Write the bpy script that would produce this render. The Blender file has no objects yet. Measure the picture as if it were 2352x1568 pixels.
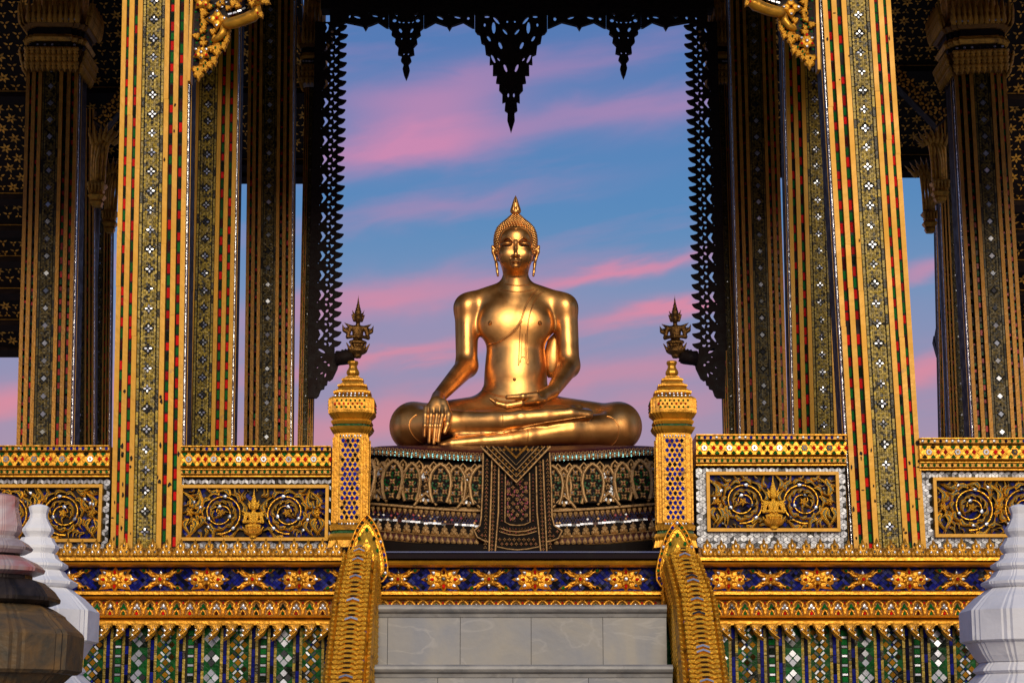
import bpy, math, random
import numpy as np
from mathutils import Vector, Matrix
from mathutils.geometry import tessellate_polygon
from mathutils.bvhtree import BVHTree
sc = bpy.context.scene
R = math.radians
rnd = random.Random(7)

# ------------------------------------------------------------------ camera
F, CX, CYP = 4500.0, 1176.0, 784.0          # focal length and centre in the 2352x1568 grid used for measuring
CAM = Vector((0.0, -10.0, 1.6)); PITCH = math.atan(0.2)
cam = bpy.data.cameras.new('camera'); camo = bpy.data.objects.new('camera', cam)
sc.collection.objects.link(camo); sc.camera = camo
camo.location = CAM; camo.rotation_euler = (R(90) + PITCH, 0, 0)
cam.sensor_width = 36.0; cam.lens = 36.0 * F / 2352.0; cam.clip_end = 3000.0
SP, CP = math.sin(PITCH), math.cos(PITCH)
def P(x, y, Y):
    """point of the upright plane at depth Y that is measured at grid position x, y"""
    dx, dy = (x - CX) / F, (CYP - y) / F
    dv = Vector((dx, CP - dy * SP, SP + dy * CP))
    return CAM + dv * ((Y - CAM.y) / dv.y)
def Z(y, Y=0.0): return P(CX, y, Y).z
def X(x, y, Y=0.0): return P(x, y, Y).x
def DIR(x, y):
    d = P(x, y, 0.0) - CAM
    return d.x / d.y, d.z / d.y            # tan azimuth, tan elevation

# ------------------------------------------------------------------ world
SUN_EL, SUN_AZ = R(22), R(6)               # sun in front of the facade, a little to the right
w = bpy.data.worlds.new('World'); sc.world = w; w.use_nodes = True
nt = w.node_tree; nt.nodes.clear()
def N(t, **k):
    n = nt.nodes.new(t)
    for a, b in k.items(): setattr(n, a, b)
    return n
def L(a, b): nt.links.new(a, b)
def val(s, i):
    if isinstance(s, (int, float)): i.default_value = s
    else: L(s, i)
def mth(op, a, b=0.0, c=None, clamp=False):
    n = N('ShaderNodeMath', operation=op); n.use_clamp = clamp
    val(a, n.inputs[0]); val(b, n.inputs[1])
    if c is not None: val(c, n.inputs[2])
    return n.outputs[0]
def mixc(f, a, b, mode='MIX'):
    n = N('ShaderNodeMix', data_type='RGBA', blend_type=mode)
    val(f, n.inputs[0])
    for s, i in ((a, 6), (b, 7)):
        if isinstance(s, tuple): n.inputs[i].default_value = (*s, 1)
        else: L(s, n.inputs[i])
    return n.outputs[2]
def srgb(r, g, b):
    return tuple(((c / 255) / 12.92 if c <= 10 else ((c / 255 + .055) / 1.055) ** 2.4) for c in (r, g, b))
tc = N('ShaderNodeTexCoord'); sx = N('ShaderNodeSeparateXYZ'); L(tc.outputs['Generated'], sx.inputs[0])
dx_, dy_, dz_ = sx.outputs
hyp = mth('SQRT', mth('ADD', mth('ADD', mth('MULTIPLY', dx_, dx_), mth('MULTIPLY', dy_, dy_)), 1e-5))
az = mth('ARCTAN2', dx_, dy_)
ev = mth('MAXIMUM', mth('DIVIDE', dz_, hyp), -0.3)
sky = N('ShaderNodeTexSky', sky_type='NISHITA', sun_disc=False, sun_elevation=SUN_EL, sun_rotation=R(180) - SUN_AZ)
nish = N('ShaderNodeVectorMath', operation='SCALE'); L(sky.outputs[0], nish.inputs[0]); nish.inputs['Scale'].default_value = .055
rmp = N('ShaderNodeValToRGB'); L(mth('MULTIPLY', ev, 1.6, clamp=True), rmp.inputs[0])
cr = rmp.color_ramp; cr.elements[0].position = 0.0; cr.elements[1].position = 1.0
cr.elements[0].color = (*srgb(172, 152, 168), 1); cr.elements[1].color = (*srgb(66, 112, 176), 1)
for pos, c in ((.20, (158, 148, 176)), (.28, (132, 146, 184)), (.36, (104, 148, 192)), (.44, (86, 138, 192)), (.58, (84, 124, 186))):
    e = cr.elements.new(pos); e.color = (*srgb(*c), 1)
base = mixc(.12, rmp.outputs[0], nish.outputs[0])
# streaky clouds over the whole sky, a few measured banks among them
su = mth('ADD', mth('MULTIPLY', az, .98), mth('MULTIPLY', ev, .2))
sv = mth('SUBTRACT', mth('MULTIPLY', ev, .98), mth('MULTIPLY', az, .17))
cmb = N('ShaderNodeCombineXYZ'); L(mth('MULTIPLY', su, 6.0), cmb.inputs[0]); L(mth('MULTIPLY', sv, 34.0), cmb.inputs[1])
nz = N('ShaderNodeTexNoise'); nz.inputs['Scale'].default_value = 1.0; nz.inputs['Detail'].default_value = 6.0
nz.inputs['Roughness'].default_value = .55; L(cmb.outputs[0], nz.inputs['Vector'])
cmb2 = N('ShaderNodeCombineXYZ'); L(mth('MULTIPLY', su, 17.0), cmb2.inputs[0]); L(mth('MULTIPLY', sv, 50.0), cmb2.inputs[1])
nz2 = N('ShaderNodeTexNoise'); nz2.inputs['Scale'].default_value = 1.0; nz2.inputs['Detail'].default_value = 7.0
nz2.inputs['Distortion'].default_value = .5; L(cmb2.outputs[0], nz2.inputs['Vector'])
cover = mth('MULTIPLY', mth('SUBTRACT', nz.outputs[0], .52), 1.1, clamp=True)
warp = mth('MULTIPLY', mth('SUBTRACT', nz2.outputs[0], .5), .024)
cv = N('ShaderNodeCombineXYZ'); L(su, cv.inputs[0]); L(mth('ADD', sv, warp), cv.inputs[1])
def bank(x, y, lx, ly, amp):
    """a soft cloud bank centred on a measured sky direction"""
    global cover
    u0, v0 = DIR(x, y); u0 = math.atan(u0); c = (u0 * .98 + v0 * .2, v0 * .98 - u0 * .17); s = (F / lx, F / ly)
    a = N('ShaderNodeVectorMath', operation='MULTIPLY_ADD'); L(cv.outputs[0], a.inputs[0])
    a.inputs[1].default_value = (s[0], s[1], 0); a.inputs[2].default_value = (-c[0] * s[0], -c[1] * s[1], 0)
    d = N('ShaderNodeVectorMath', operation='DOT_PRODUCT'); L(a.outputs[0], d.inputs[0]); L(a.outputs[0], d.inputs[1])
    cover = mth('MULTIPLY_ADD', mth('POWER', .3679, d.outputs['Value']), amp, cover)
for b in ((920, 340, 230, 52, .95), (1000, 240, 170, 70, .62), (1440, 258, 360, 46, .50), (1250, 160, 220, 40, .36), (830, 230, 120, 60, .25),
          (1010, 478, 340, 30, .28), (870, 690, 330, 50, .68), (1440, 622, 270, 22, .90), (1050, 760, 500, 50, .16),
          (920, 818, 250, 18, .62), (1560, 715, 240, 24, .95), (1300, 870, 480, 44, .40), (860, 985, 300, 46, .50), (1500, 940, 300, 40, .30),
          (2130, 640, 110, 18, .6), (2120, 870, 140, 40, .75), (60, 940, 240, 36, .7), (200, 640, 200, 34, .3)): bank(*b)
cover = mth('MULTIPLY_ADD', mth('MULTIPLY', mth('SUBTRACT', .265, ev), 4.5, clamp=True), .40, cover)
cover = mth('MINIMUM', mth('MAXIMUM', cover, 0.0), 1.0)
lowf = mth('MULTIPLY', mth('SUBTRACT', .30, ev), 6.0, clamp=True)
pink = mixc(lowf, srgb(208, 138, 178), srgb(230, 140, 150))
L2 = mixc(mth('MULTIPLY', cover, .92), base, pink)
bg = N('ShaderNodeBackground'); L(L2, bg.inputs[0]); bg.inputs[1].default_value = 1.0
wo = N('ShaderNodeOutputWorld'); L(bg.outputs[0], wo.inputs[0])

# ------------------------------------------------------------------ sun, exposure
sl = bpy.data.lights.new('sun', 'SUN'); sl.energy = 2.5; sl.angle = R(30.0); sl.color = (1.0, .86, .64)
so = bpy.data.objects.new('sun', sl); sc.collection.objects.link(so)
sdir = Vector((math.sin(SUN_AZ) * math.cos(SUN_EL), -math.cos(SUN_AZ) * math.cos(SUN_EL), math.sin(SUN_EL)))
so.rotation_euler = sdir.to_track_quat('Z', 'Y').to_euler(); so.location = sdir * 60
sc.view_settings.view_transform = 'Standard'; sc.view_settings.look = 'None'
sc.view_settings.exposure = 0.0; sc.view_settings.gamma = 1.0; sc.view_settings.use_curve_mapping = False

# ------------------------------------------------------------------ materials
MATS = {}
def mat(name, col, metal=0.0, rough=.5, var=0.0, island=False, objrand=False, noise=(30, .25), bump=.0, bscale=60, spec=.5,
        col2=None, n2=(3, .5, .1), dark=0.0, vein=None):
    """principled surface: tone variation from noise, per object or per island; col2 = blotches of a second colour"""
    m = bpy.data.materials.new(name); m.use_nodes = True; t = m.node_tree; t.nodes.clear(); MATS[name] = m
    def n(ty, **k):
        q = t.nodes.new(ty)
        for a, b in k.items(): setattr(q, a, b)
        return q
    out = n('ShaderNodeOutputMaterial'); bs = n('ShaderNodeBsdfPrincipled'); t.links.new(bs.outputs[0], out.inputs[0])
    bs.inputs['Metallic'].default_value = metal; bs.inputs['Roughness'].default_value = rough
    bs.inputs['Specular IOR Level'].default_value = spec
    co = n('ShaderNodeTexCoord')
    if col2 is None: src = None
    else:
        z = n('ShaderNodeTexNoise'); z.inputs['Scale'].default_value = n2[0]; z.inputs['Detail'].default_value = 8; z.inputs['Distortion'].default_value = n2[2] * 10
        t.links.new(co.outputs['Object'], z.inputs['Vector'])
        r = n('ShaderNodeValToRGB'); r.color_ramp.elements[0].position = n2[1] - n2[2]; r.color_ramp.elements[1].position = n2[1] + n2[2]
        r.color_ramp.elements[0].color = (*col, 1); r.color_ramp.elements[1].color = (*col2, 1)
        t.links.new(z.outputs[0], r.inputs[0]); src = r.outputs[0]
    if vein:
        zv = n('ShaderNodeTexNoise'); zv.inputs['Scale'].default_value = vein[0]; zv.inputs['Detail'].default_value = 7; zv.inputs['Distortion'].default_value = 1.2
        mp = n('ShaderNodeMapping'); mp.inputs['Rotation'].default_value = (0, R(28), 0); mp.inputs['Scale'].default_value = (.45, 1, 1.5); oi = n('ShaderNodeObjectInfo')
        av = n('ShaderNodeVectorMath', operation='ADD'); t.links.new(co.outputs['Object'], av.inputs[0]); t.links.new(oi.outputs['Random'], av.inputs[1])
        t.links.new(av.outputs[0], mp.inputs[0]); t.links.new(mp.outputs[0], zv.inputs['Vector'])
        s1 = n('ShaderNodeMath', operation='SUBTRACT'); t.links.new(zv.outputs[0], s1.inputs[0]); s1.inputs[1].default_value = .5
        s2 = n('ShaderNodeMath', operation='ABSOLUTE'); t.links.new(s1.outputs[0], s2.inputs[0])
        s3 = n('ShaderNodeMapRange'); t.links.new(s2.outputs[0], s3.inputs[0]); s3.inputs[1].default_value = 0; s3.inputs[2].default_value = vein[1]; s3.inputs[3].default_value = vein[2]; s3.inputs[4].default_value = 0
        mx = n('ShaderNodeMix', data_type='RGBA'); t.links.new(s3.outputs[0], mx.inputs[0]); t.links.new(src, mx.inputs[6]); mx.inputs[7].default_value = (*vein[3], 1); src = mx.outputs[2]
    z = n('ShaderNodeTexNoise'); z.inputs['Scale'].default_value = noise[0]; z.inputs['Detail'].default_value = 5
    t.links.new(co.outputs['Object'], z.inputs['Vector'])
    mr = n('ShaderNodeMapRange'); mr.inputs[1].default_value = .3; mr.inputs[2].default_value = .7
    mr.inputs[3].default_value = 1 - noise[1]; mr.inputs[4].default_value = 1 + noise[1]
    t.links.new(z.outputs[0], mr.inputs[0]); fac = mr.outputs[0]
    rs = None
    if island: rs = n('ShaderNodeNewGeometry').outputs['Random Per Island']
    elif objrand: rs = n('ShaderNodeObjectInfo').outputs['Random']
    if rs is not None:
        m2 = n('ShaderNodeMapRange'); m2.inputs[3].default_value = 1 - var; m2.inputs[4].default_value = 1 + var; t.links.new(rs, m2.inputs[0])
        if dark:
            g = n('ShaderNodeMath', operation='GREATER_THAN'); t.links.new(rs, g.inputs[0]); g.inputs[1].default_value = dark
            g2 = n('ShaderNodeMath', operation='MULTIPLY_ADD'); t.links.new(g.outputs[0], g2.inputs[0]); g2.inputs[1].default_value = .82; g2.inputs[2].default_value = .18
            mm = n('ShaderNodeMath', operation='MULTIPLY'); t.links.new(m2.outputs[0], mm.inputs[0]); t.links.new(g2.outputs[0], mm.inputs[1]); m2 = mm
        mu = n('ShaderNodeMath', operation='MULTIPLY'); t.links.new(fac, mu.inputs[0]); t.links.new(m2.outputs[0], mu.inputs[1]); fac = mu.outputs[0]
    sc_ = n('ShaderNodeVectorMath', operation='SCALE')
    if src is None: sc_.inputs[0].default_value = col
    else: t.links.new(src, sc_.inputs[0])
    t.links.new(fac, sc_.inputs['Scale']); t.links.new(sc_.outputs[0], bs.inputs['Base Color'])
    rr = n('ShaderNodeMapRange'); rr.inputs[1].default_value = .3; rr.inputs[2].default_value = .7
    rr.inputs[3].default_value = rough * .8; rr.inputs[4].default_value = min(1, rough * 1.25)
    t.links.new(z.outputs[0], rr.inputs[0]); t.links.new(rr.outputs[0], bs.inputs['Roughness'])
    if bump:
        b = n('ShaderNodeBump'); b.inputs['Strength'].default_value = bump; b.inputs['Distance'].default_value = .01
        z3 = n('ShaderNodeTexNoise'); z3.inputs['Scale'].default_value = bscale; z3.inputs['Detail'].default_value = 4
        t.links.new(co.outputs['Object'], z3.inputs['Vector']); t.links.new(z3.outputs[0], b.inputs['Height']); t.links.new(b.outputs[0], bs.inputs['Normal'])
    return m
mat('gold', (.68, .315, .020), .60, .36, .12, objrand=True, noise=(14, .16), bump=.35, bscale=45, col2=(.42, .19, .03), n2=(9, .70, .06))
mat('gold_leaf', (.66, .30, .019), .60, .33, .15, objrand=True, noise=(40, .22), bump=.5, bscale=70, col2=(.30, .13, .02), n2=(22, .66, .08))
mat('gold_paint', (.56, .270, .009), .22, .46, .10, objrand=True, noise=(5, .13), bump=.22, bscale=25, col2=(.28, .14, .03), n2=(13, .745, .03))
mat('gold_shaded', (.36, .155, .010), .35, .46, .15, objrand=True, noise=(20, .25), bump=.4, bscale=60)  # same gilding on the rear columns, with their shade put into the colour
mat('gold_old', (.46, .22, .03), .45, .48, .2, objrand=True, noise=(30, .3), bump=.5, bscale=80, col2=(.16, .07, .02), n2=(18, .62, .1))
mat('gold_cloth', (.50, .29, .11), .35, .5, .2, island=True, noise=(30, .25), bump=.4, bscale=80)
mat('bronze', (.74, .365, .105), .92, .35, noise=(9, .12), bump=.06, bscale=22, col2=(.42, .165, .04), n2=(5, .60, .12))
mat('bronze_dark', (.24, .12, .03), .85, .36, noise=(30, .3), bump=.4, bscale=60, col2=(.13, .06, .02), n2=(20, .55, .1))
mat('mirror', (.40, .42, .47), .5, .24, .55, objrand=True, noise=(12, .15), dark=.18)
mat('mirror_mass', (.36, .37, .405), .25, .32, .45, island=True, noise=(12, .15), dark=.13, spec=.3)
mat('mirror_edge', (.75, .75, .78), .8, .15, 0, noise=(55, .9), bump=.8, bscale=50)
mat('red_glass', (.44, .003, .003), 0, .25, .6, objrand=True, noise=(60, .3), bump=.3, bscale=30, dark=.14, spec=.10)
mat('green_glass', (.002, .085, .012), 0, .25, .6, objrand=True, noise=(60, .4), bump=.3, bscale=30, dark=.14, spec=.10)
mat('blue_glass', (.004, .009, .21), .0, .25, .55, objrand=True, noise=(60, .4), bump=.3, bscale=30, dark=.18, spec=.08)
mat('blue_mass', (.003, .006, .115), .0, .28, .7, island=True, noise=(60, .4), dark=.28, spec=.06)
mat('green_mass', (.002, .055, .009), .0, .28, .6, island=True, noise=(40, .4), bump=.3, bscale=40, dark=.15, spec=.10)
mat('redgreen_r', (.28, .004, .004), .0, .3, .6, island=True, noise=(40, .4), dark=.25, spec=.2)
mat('amber_glass', (.46, .20, .012), .15, .25, .45, objrand=True, noise=(50, .5), bump=.8, bscale=50, dark=.12, spec=.3)
mat('yellow_mass', (.26, .175, .014), .05, .30, .5, island=True, noise=(60, .5), bump=.5, bscale=60, dark=.13, spec=.3)
mat('yellow_shaded', (.075, .050, .008), .05, .35, .7, island=True, noise=(60, .5), dark=.2, spec=.2)  # yellow glass of the rear columns, darkened in colour to stand for shade
mat('grout', (.022, .019, .012), 0, .9, spec=.15, noise=(40, .4))
mat('lacquer', (.012, .006, .005), 0, .6, spec=.18, noise=(20, .4))
mat('lacquer_red', (.075, .011, .008), 0, .5, spec=.3, noise=(10, .3), bump=.2, bscale=20)
mat('carved_wood', (.012, .006, .005), 0, .7, spec=.2, noise=(20, .4), bump=.6, bscale=40)
mat('stencil_gold', (.74, .35, .04), .3, .42, .35, island=True, noise=(30, .3))
mat('white_plaster', (.80, .80, .81), 0, .75, noise=(7, .07), bump=.35, bscale=22, col2=(.30, .30, .28), n2=(4.5, .745, .05))
mat('white_plaster_old', (.64, .64, .67), 0, .75, noise=(7, .08), bump=.4, bscale=20, col2=(.22, .22, .19), n2=(4.0, .70, .06))
def marble(name, c1, c2, c3, sc1=3.0, rough=.35, vein=None, spec=.4, wd=.16, bump=.08):
    m = mat(name, c1, 0, rough, .12, objrand=True, noise=(3, .10), bump=bump, bscale=30, col2=c2, n2=(sc1, .52, wd), vein=vein, spec=spec)
    return m
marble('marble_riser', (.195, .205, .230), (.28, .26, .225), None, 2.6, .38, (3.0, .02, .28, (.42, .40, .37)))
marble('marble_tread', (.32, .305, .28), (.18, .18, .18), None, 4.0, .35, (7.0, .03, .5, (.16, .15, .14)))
marble('marble_pink', (.50, .44, .44), (.42, .14, .13), None, 5.0, .32)
marble('marble_rose', (.48, .18, .17), (.42, .36, .35), None, 9.0, .32)
marble('marble_pale', (.45, .40, .40), (.30, .22, .22), None, 9.0, .35)
marble('marble_black', (.010, .008, .007), (.035, .026, .022), None, 7.0, .4, spec=.15)
marble('marble_brown', (.060, .050, .034), (.155, .088, .032), None, 9.0, .45, spec=.2, wd=.18, bump=.6)
marble('marble_shaft', (.30, .29, .30), (.16, .12, .09), None, 9.0, .35)
mat('ledge_blue', (.045, .060, .17), 0, .5, noise=(10, .2))
mat('ledge_dark', (.014, .008, .010), 0, .7, spec=.08, noise=(10, .3))
mat('paving', (.30, .28, .26), 0, .8, noise=(.6, .15), bump=.2, bscale=3)
mat('floor_marble', (.36, .35, .34), 0, .4, noise=(2, .12))
mat('cyan_mass', (.07, .28, .33), .3, .2, .6, island=True, noise=(20, .3), dark=.3)
mat('throne_dark', (.008, .005, .004), 0, .7, spec=.08, noise=(20, .4))
mat('throne_red', (.055, .010, .008), 0, .45, spec=.3, noise=(9, .3), bump=.15, bscale=20)
mat('throne_gold', (.42, .24, .085), .35, .46, .18, objrand=True, noise=(30, .25), bump=.5, bscale=70, col2=(.20, .095, .03), n2=(18, .62, .1))
mat('throne_gold_mass', (.34, .185, .062), .35, .48, .3, island=True, noise=(30, .25), bump=.4, bscale=70)
mat('pink_mass', (.24, .035, .05), 0, .35, .6, island=True, noise=(20, .3), dark=.35, spec=.1)
mat('navy_mass', (.005, .010, .045), 0, .4, .6, island=True, noise=(60, .4), dark=.3, spec=.06)
mat('green_dark', (.004, .045, .012), .2, .25, .5, island=True, noise=(40, .4))
mat('mirror_shaded', (.20, .21, .24), .4, .25, .6, objrand=True, noise=(12, .2), dark=.2)  # mirror of the rear columns, interior shade painted into its tone
mat('gold_cap', (.60, .30, .035), .45, .42, .2, objrand=True, noise=(30, .3), bump=.5, bscale=80, col2=(.20, .09, .015), n2=(18, .62, .1))
mat('gold_post', (.50, .225, .012), .55, .38, .12, objrand=True, noise=(14, .18), bump=.35, bscale=45, col2=(.22, .095, .012), n2=(12, .66, .07))
mat('gold_scale', (.86, .44, .030), .65, .30, .15, objrand=True, noise=(40, .22), bump=.5, bscale=70, col2=(.34, .15, .02), n2=(22, .66, .08))
mat('panel_gold', (.42, .20, .018), .45, .4, .12, objrand=True, noise=(14, .2), bump=.35, bscale=45)
mat('gold_carved', (.58, .275, .018), .50, .36, .18, objrand=True, noise=(40, .28), bump=.6, bscale=80, col2=(.16, .065, .008), n2=(26, .60, .07))
mat('gold_groove', (.20, .085, .008), .4, .45, .1, objrand=True, noise=(40, .3), bump=.5, bscale=70)
mat('paper', (.6, .55, .45), 0, .8)

# ------------------------------------------------------------------ mesh kit
COL = sc.collection
class MB:
    def __init__(s): s.v = []; s.f = []; s.mi = []
    def add(s, vs, fs, mi=0):
        b = len(s.v); s.v.extend([tuple(q) for q in vs]); s.f.extend([tuple(b + i for i in q) for q in fs]); s.mi.extend([mi] * len(fs)); return s
    def box(s, x0, x1, y0, y1, z0, z1, mi=0):
        vs = [(x, y, z) for z in (z0, z1) for y in (y0, y1) for x in (x0, x1)]
        return s.add(vs, [(0, 2, 3, 1), (4, 5, 7, 6), (0, 1, 5, 4), (2, 6, 7, 3), (0, 4, 6, 2), (1, 3, 7, 5)], mi)
    def frustum(s, pts, y0, y1, k=.82, mi=0, c=None):
        """flat piece: outline pts (x,z) at y1 (back), shrunk by k at y0 (front)"""
        n = len(pts); cx = sum(p[0] for p in pts) / n; cz = sum(p[1] for p in pts) / n
        if c: cx, cz = c
        vs = [(p[0], y1, p[1]) for p in pts] + [(cx + (p[0] - cx) * k, y0, cz + (p[1] - cz) * k) for p in pts]
        fs = [(i, (i + 1) % n, n + (i + 1) % n, n + i) for i in range(n)] + [tuple(range(n, 2 * n))]
        return s.add(vs, fs, mi)
    def prism(s, outer, y0, y1, holes=(), mi=0):
        """plate with holes: outlines are (x,z) lists; front at y0, back at y1"""
        loops = [outer] + list(holes); flat = [p for l in loops for p in l]; n = len(flat)
        tri = tessellate_polygon([[Vector((p[0], p[1], 0)) for p in l] for l in loops])
        vs = [(p[0], y0, p[1]) for p in flat] + [(p[0], y1, p[1]) for p in flat]
        fs = [tuple(t) for t in tri] + [tuple(n + i for i in reversed(t)) for t in tri]
        b = 0
        for l in loops:
            m = len(l); fs += [(b + i, b + (i + 1) % m, n + b + (i + 1) % m, n + b + i) for i in range(m)]; b += m
        return s.add(vs, fs, mi)
    def dome(s, pts, h, y=0.0, c=None, k=.55, edge=.35, mi=0):
        """pillowed relief piece: outline at y, swelling towards the viewer (-y) by h"""
        n = len(pts); cx = sum(p[0] for p in pts) / n; cz = sum(p[1] for p in pts) / n
        if c: cx, cz = c
        def ring(q, hh): return [(cx + (p[0] - cx) * q, y - hh, cz + (p[1] - cz) * q) for p in pts]
        vs = ring(1, 0) + ring(.97, h * edge) + ring(k, h * .85) + [(cx, y - h, cz)]
        fs = []
        for r in (0, n): fs += [(r + i, r + (i + 1) % n, r + n + (i + 1) % n, r + n + i) for i in range(n)]
        fs += [(2 * n + i, 2 * n + (i + 1) % n, 3 * n) for i in range(n)]
        return s.add(vs, fs, mi)
    def lathe(s, prof, plan, mi=0, cap=True, c=(0, 0)):
        """prof (r,z) swept round a closed plan of unit (x,y)"""
        n = len(plan); b = [(c[0] + px * r, c[1] + py * r, z) for r, z in prof for px, py in plan]
        fs = [(j * n + i, j * n + (i + 1) % n, (j + 1) * n + (i + 1) % n, (j + 1) * n + i) for j in range(len(prof) - 1) for i in range(n)]
        if cap: fs += [tuple(reversed(range(n))), tuple((len(prof) - 1) * n + i for i in range(n))]
        return s.add(b, fs, mi)
    def tube(s, pts, rad, n=7, mi=0, up=None, flat=1.0):
        pts = [Vector(p) for p in pts]; m = len(pts); rad = rad if hasattr(rad, '__len__') else [rad] * m
        vs = []; prev = None
        for i, p in enumerate(pts):
            t = (pts[min(i + 1, m - 1)] - pts[max(i - 1, 0)]).normalized()
            u = Vector(up) if up else (prev if prev is not None else (Vector((0, 0, 1)) if abs(t.z) < .9 else Vector((1, 0, 0))))
            a = t.cross(u)
            a = a.normalized() if a.length > 1e-6 else t.orthogonal().normalized()
            u2 = a.cross(t).normalized(); prev = u2
            for k in range(n):
                an = 2 * math.pi * k / n; vs.append(p + a * math.cos(an) * rad[i] + u2 * math.sin(an) * rad[i] * flat)
        fs = [(j * n + k, j * n + (k + 1) % n, (j + 1) * n + (k + 1) % n, (j + 1) * n + k) for j in range(m - 1) for k in range(n)]
        fs += [tuple(reversed(range(n))), tuple((m - 1) * n + k for k in range(n))]
        return s.add(vs, fs, mi)
    def ribbon(s, pts, wid, h, y=0.0, mi=0, closed=False):
        """carved rib along (x,z) points: two sloping flanks and a flat crest"""
        m = len(pts); wid = wid if hasattr(wid, '__len__') else [wid] * m; vs = []
        for i, p in enumerate(pts):
            if closed: a, b = pts[(i - 1) % m], pts[(i + 1) % m]
            else: a, b = pts[max(i - 1, 0)], pts[min(i + 1, m - 1)]
            tx, tz = b[0] - a[0], b[1] - a[1]; l = math.hypot(tx, tz) or 1; nx, nz_ = -tz / l, tx / l; q = wid[i] / 2
            for o, d in ((-1, 0), (-.92, h * .6), (-.3, h), (.3, h), (.92, h * .6), (1, 0)): vs.append((p[0] + nx * q * o, y - d, p[1] + nz_ * q * o))
        fs = [(j * 6 + k, j * 6 + k + 1, ((j + 1) % m) * 6 + k + 1, ((j + 1) % m) * 6 + k) for j in range(m if closed else m - 1) for k in range(5)]
        if not closed: fs += [(0, 1, 2, 3, 4, 5), tuple((m - 1) * 6 + k for k in (5, 4, 3, 2, 1, 0))]
        return s.add(vs, fs, mi)
    def mesh(s, name, mats, smooth=False):
        me = bpy.data.meshes.new(name); me.from_pydata(s.v, [], s.f)
        for m in (mats if isinstance(mats, (list, tuple)) else [mats]): me.materials.append(MATS[m])
        if any(s.mi): me.polygons.foreach_set('material_index', s.mi)
        if smooth: me.polygons.foreach_set('use_smooth', [True] * len(s.f))
        me.update()
        import bmesh
        bm = bmesh.new(); bm.from_mesh(me); bmesh.ops.recalc_face_normals(bm, faces=bm.faces); bm.to_mesh(me); bm.free()
        return me
    def build(s, name, mats, parent=None, smooth=False, **k): return ob(name, s.mesh(name, mats, smooth), parent, **k)
def ob(name, me, parent=None, loc=(0, 0, 0), rot=(0, 0, 0), scale=(1, 1, 1), kind=None, label=None, cat=None, group=None):
    o = bpy.data.objects.new(name, me); COL.objects.link(o); o.parent = parent
    o.location = loc; o.rotation_euler = rot; o.scale = scale if hasattr(scale, '__len__') else (scale,) * 3
    if kind: o['kind'] = kind
    if label: o['label'] = label
    if cat: o['category'] = cat
    if group: o['group'] = group
    return o
def thing(name, label, cat, loc=(0, 0, 0), rot=(0, 0, 0), group=None): return ob(name, None, None, loc, rot, kind='thing', label=label, cat=cat, group=group)
# outlines
def circ(r, n=10, a0=0.0, ex=1.0, c=(0, 0)): return [(c[0] + r * math.cos(a0 + 2 * math.pi * i / n), c[1] + r * ex * math.sin(a0 + 2 * math.pi * i / n)) for i in range(n)]
LEAF = [(0, 0), (.20, .05), (.36, .20), (.40, .38), (.28, .60), (.13, .80), (0, 1), (-.13, .80), (-.28, .60), (-.40, .38), (-.36, .20), (-.20, .05)]
TEAR = [(0, -.5), (.30, -.36), (.36, -.08), (.22, .22), (0, .5), (-.22, .22), (-.36, -.08), (-.30, -.36)]
LOBED = [(0, 0), (.16, .04), (.34, .02), (.46, .18), (.40, .36), (.24, .44), (.36, .54), (.27, .70), (.12, .74), (.10, .86), (0, 1),
         (-.10, .86), (-.12, .74), (-.27, .70), (-.36, .54), (-.24, .44), (-.40, .36), (-.46, .18), (-.34, .02), (-.16, .04)]
DIAM = [(0, -.5), (.5, 0), (0, .5), (-.5, 0)]
def xf(pts, s=1.0, a=0.0, t=(0, 0), sx=None):
    ca, sa = math.cos(a), math.sin(a); sx = s if sx is None else sx
    return [(t[0] + p[0] * sx * ca - p[1] * s * sa, t[1] + p[0] * sx * sa + p[1] * s * ca) for p in pts]
def flame(l, wd, bend=.35, n=7):
    """curling flame-shaped leaf rooted at the origin, tip at height l"""
    a, b = [], []
    for i in range(n):
        t = i / (n - 1); c = bend * l * (t ** 2.2) - bend * .35 * l * math.sin(t * math.pi); q = wd * .5 * math.sin(math.pi * min(1, .12 + t * .88)) ** .8 * (1 - t * .35)
        if i == n - 1: q = 0
        a.append((c + q, t * l)); b.append((c - q, t * l))
    return a + b[::-1][1:]
# shared small pieces
gem_me = {}
def gem_mesh(kind, m):
    key = (kind, m)
    if key not in gem_me:
        o = {'round': circ(.5, 8), 'tear': TEAR, 'diamond': DIAM, 'hex': circ(.5, 6), 'square': [(-.5, -.5), (.5, -.5), (.5, .5), (-.5, .5)],
             'petal': [(0, -.5), (.26, -.24), (.26, .24), (0, .5), (-.26, .24), (-.26, -.24)],
             'fan': [(-.5, .28), (-.2, -.05), (0, -.32), (.2, -.05), (.5, .28), (.22, .38), (-.22, .38)],
             'drop': [(-.42, .1), (-.2, .34), (0, .5), (.2, .34), (.42, .1), (.25, -.35), (0, -.5), (-.25, -.35)]}[kind]
        mb = MB(); mb.dome(o, .35, k=.7, edge=.5) if kind in ('round', 'tear') else mb.frustum(o, -.35, 0, .8)
        gem_me[key] = mb.mesh('gem', m)
    return gem_me[key]
def gem(kind, m, parent, x, y, z, s, h=None, a=0.0, sz=None, name='gem', tilt=.06):
    return ob(name, gem_mesh(kind, m), parent, (x, y, z), (rnd.uniform(-tilt, tilt), -a, rnd.uniform(-tilt, tilt)), (s, h if h else s * .8, sz if sz else s))
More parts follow.
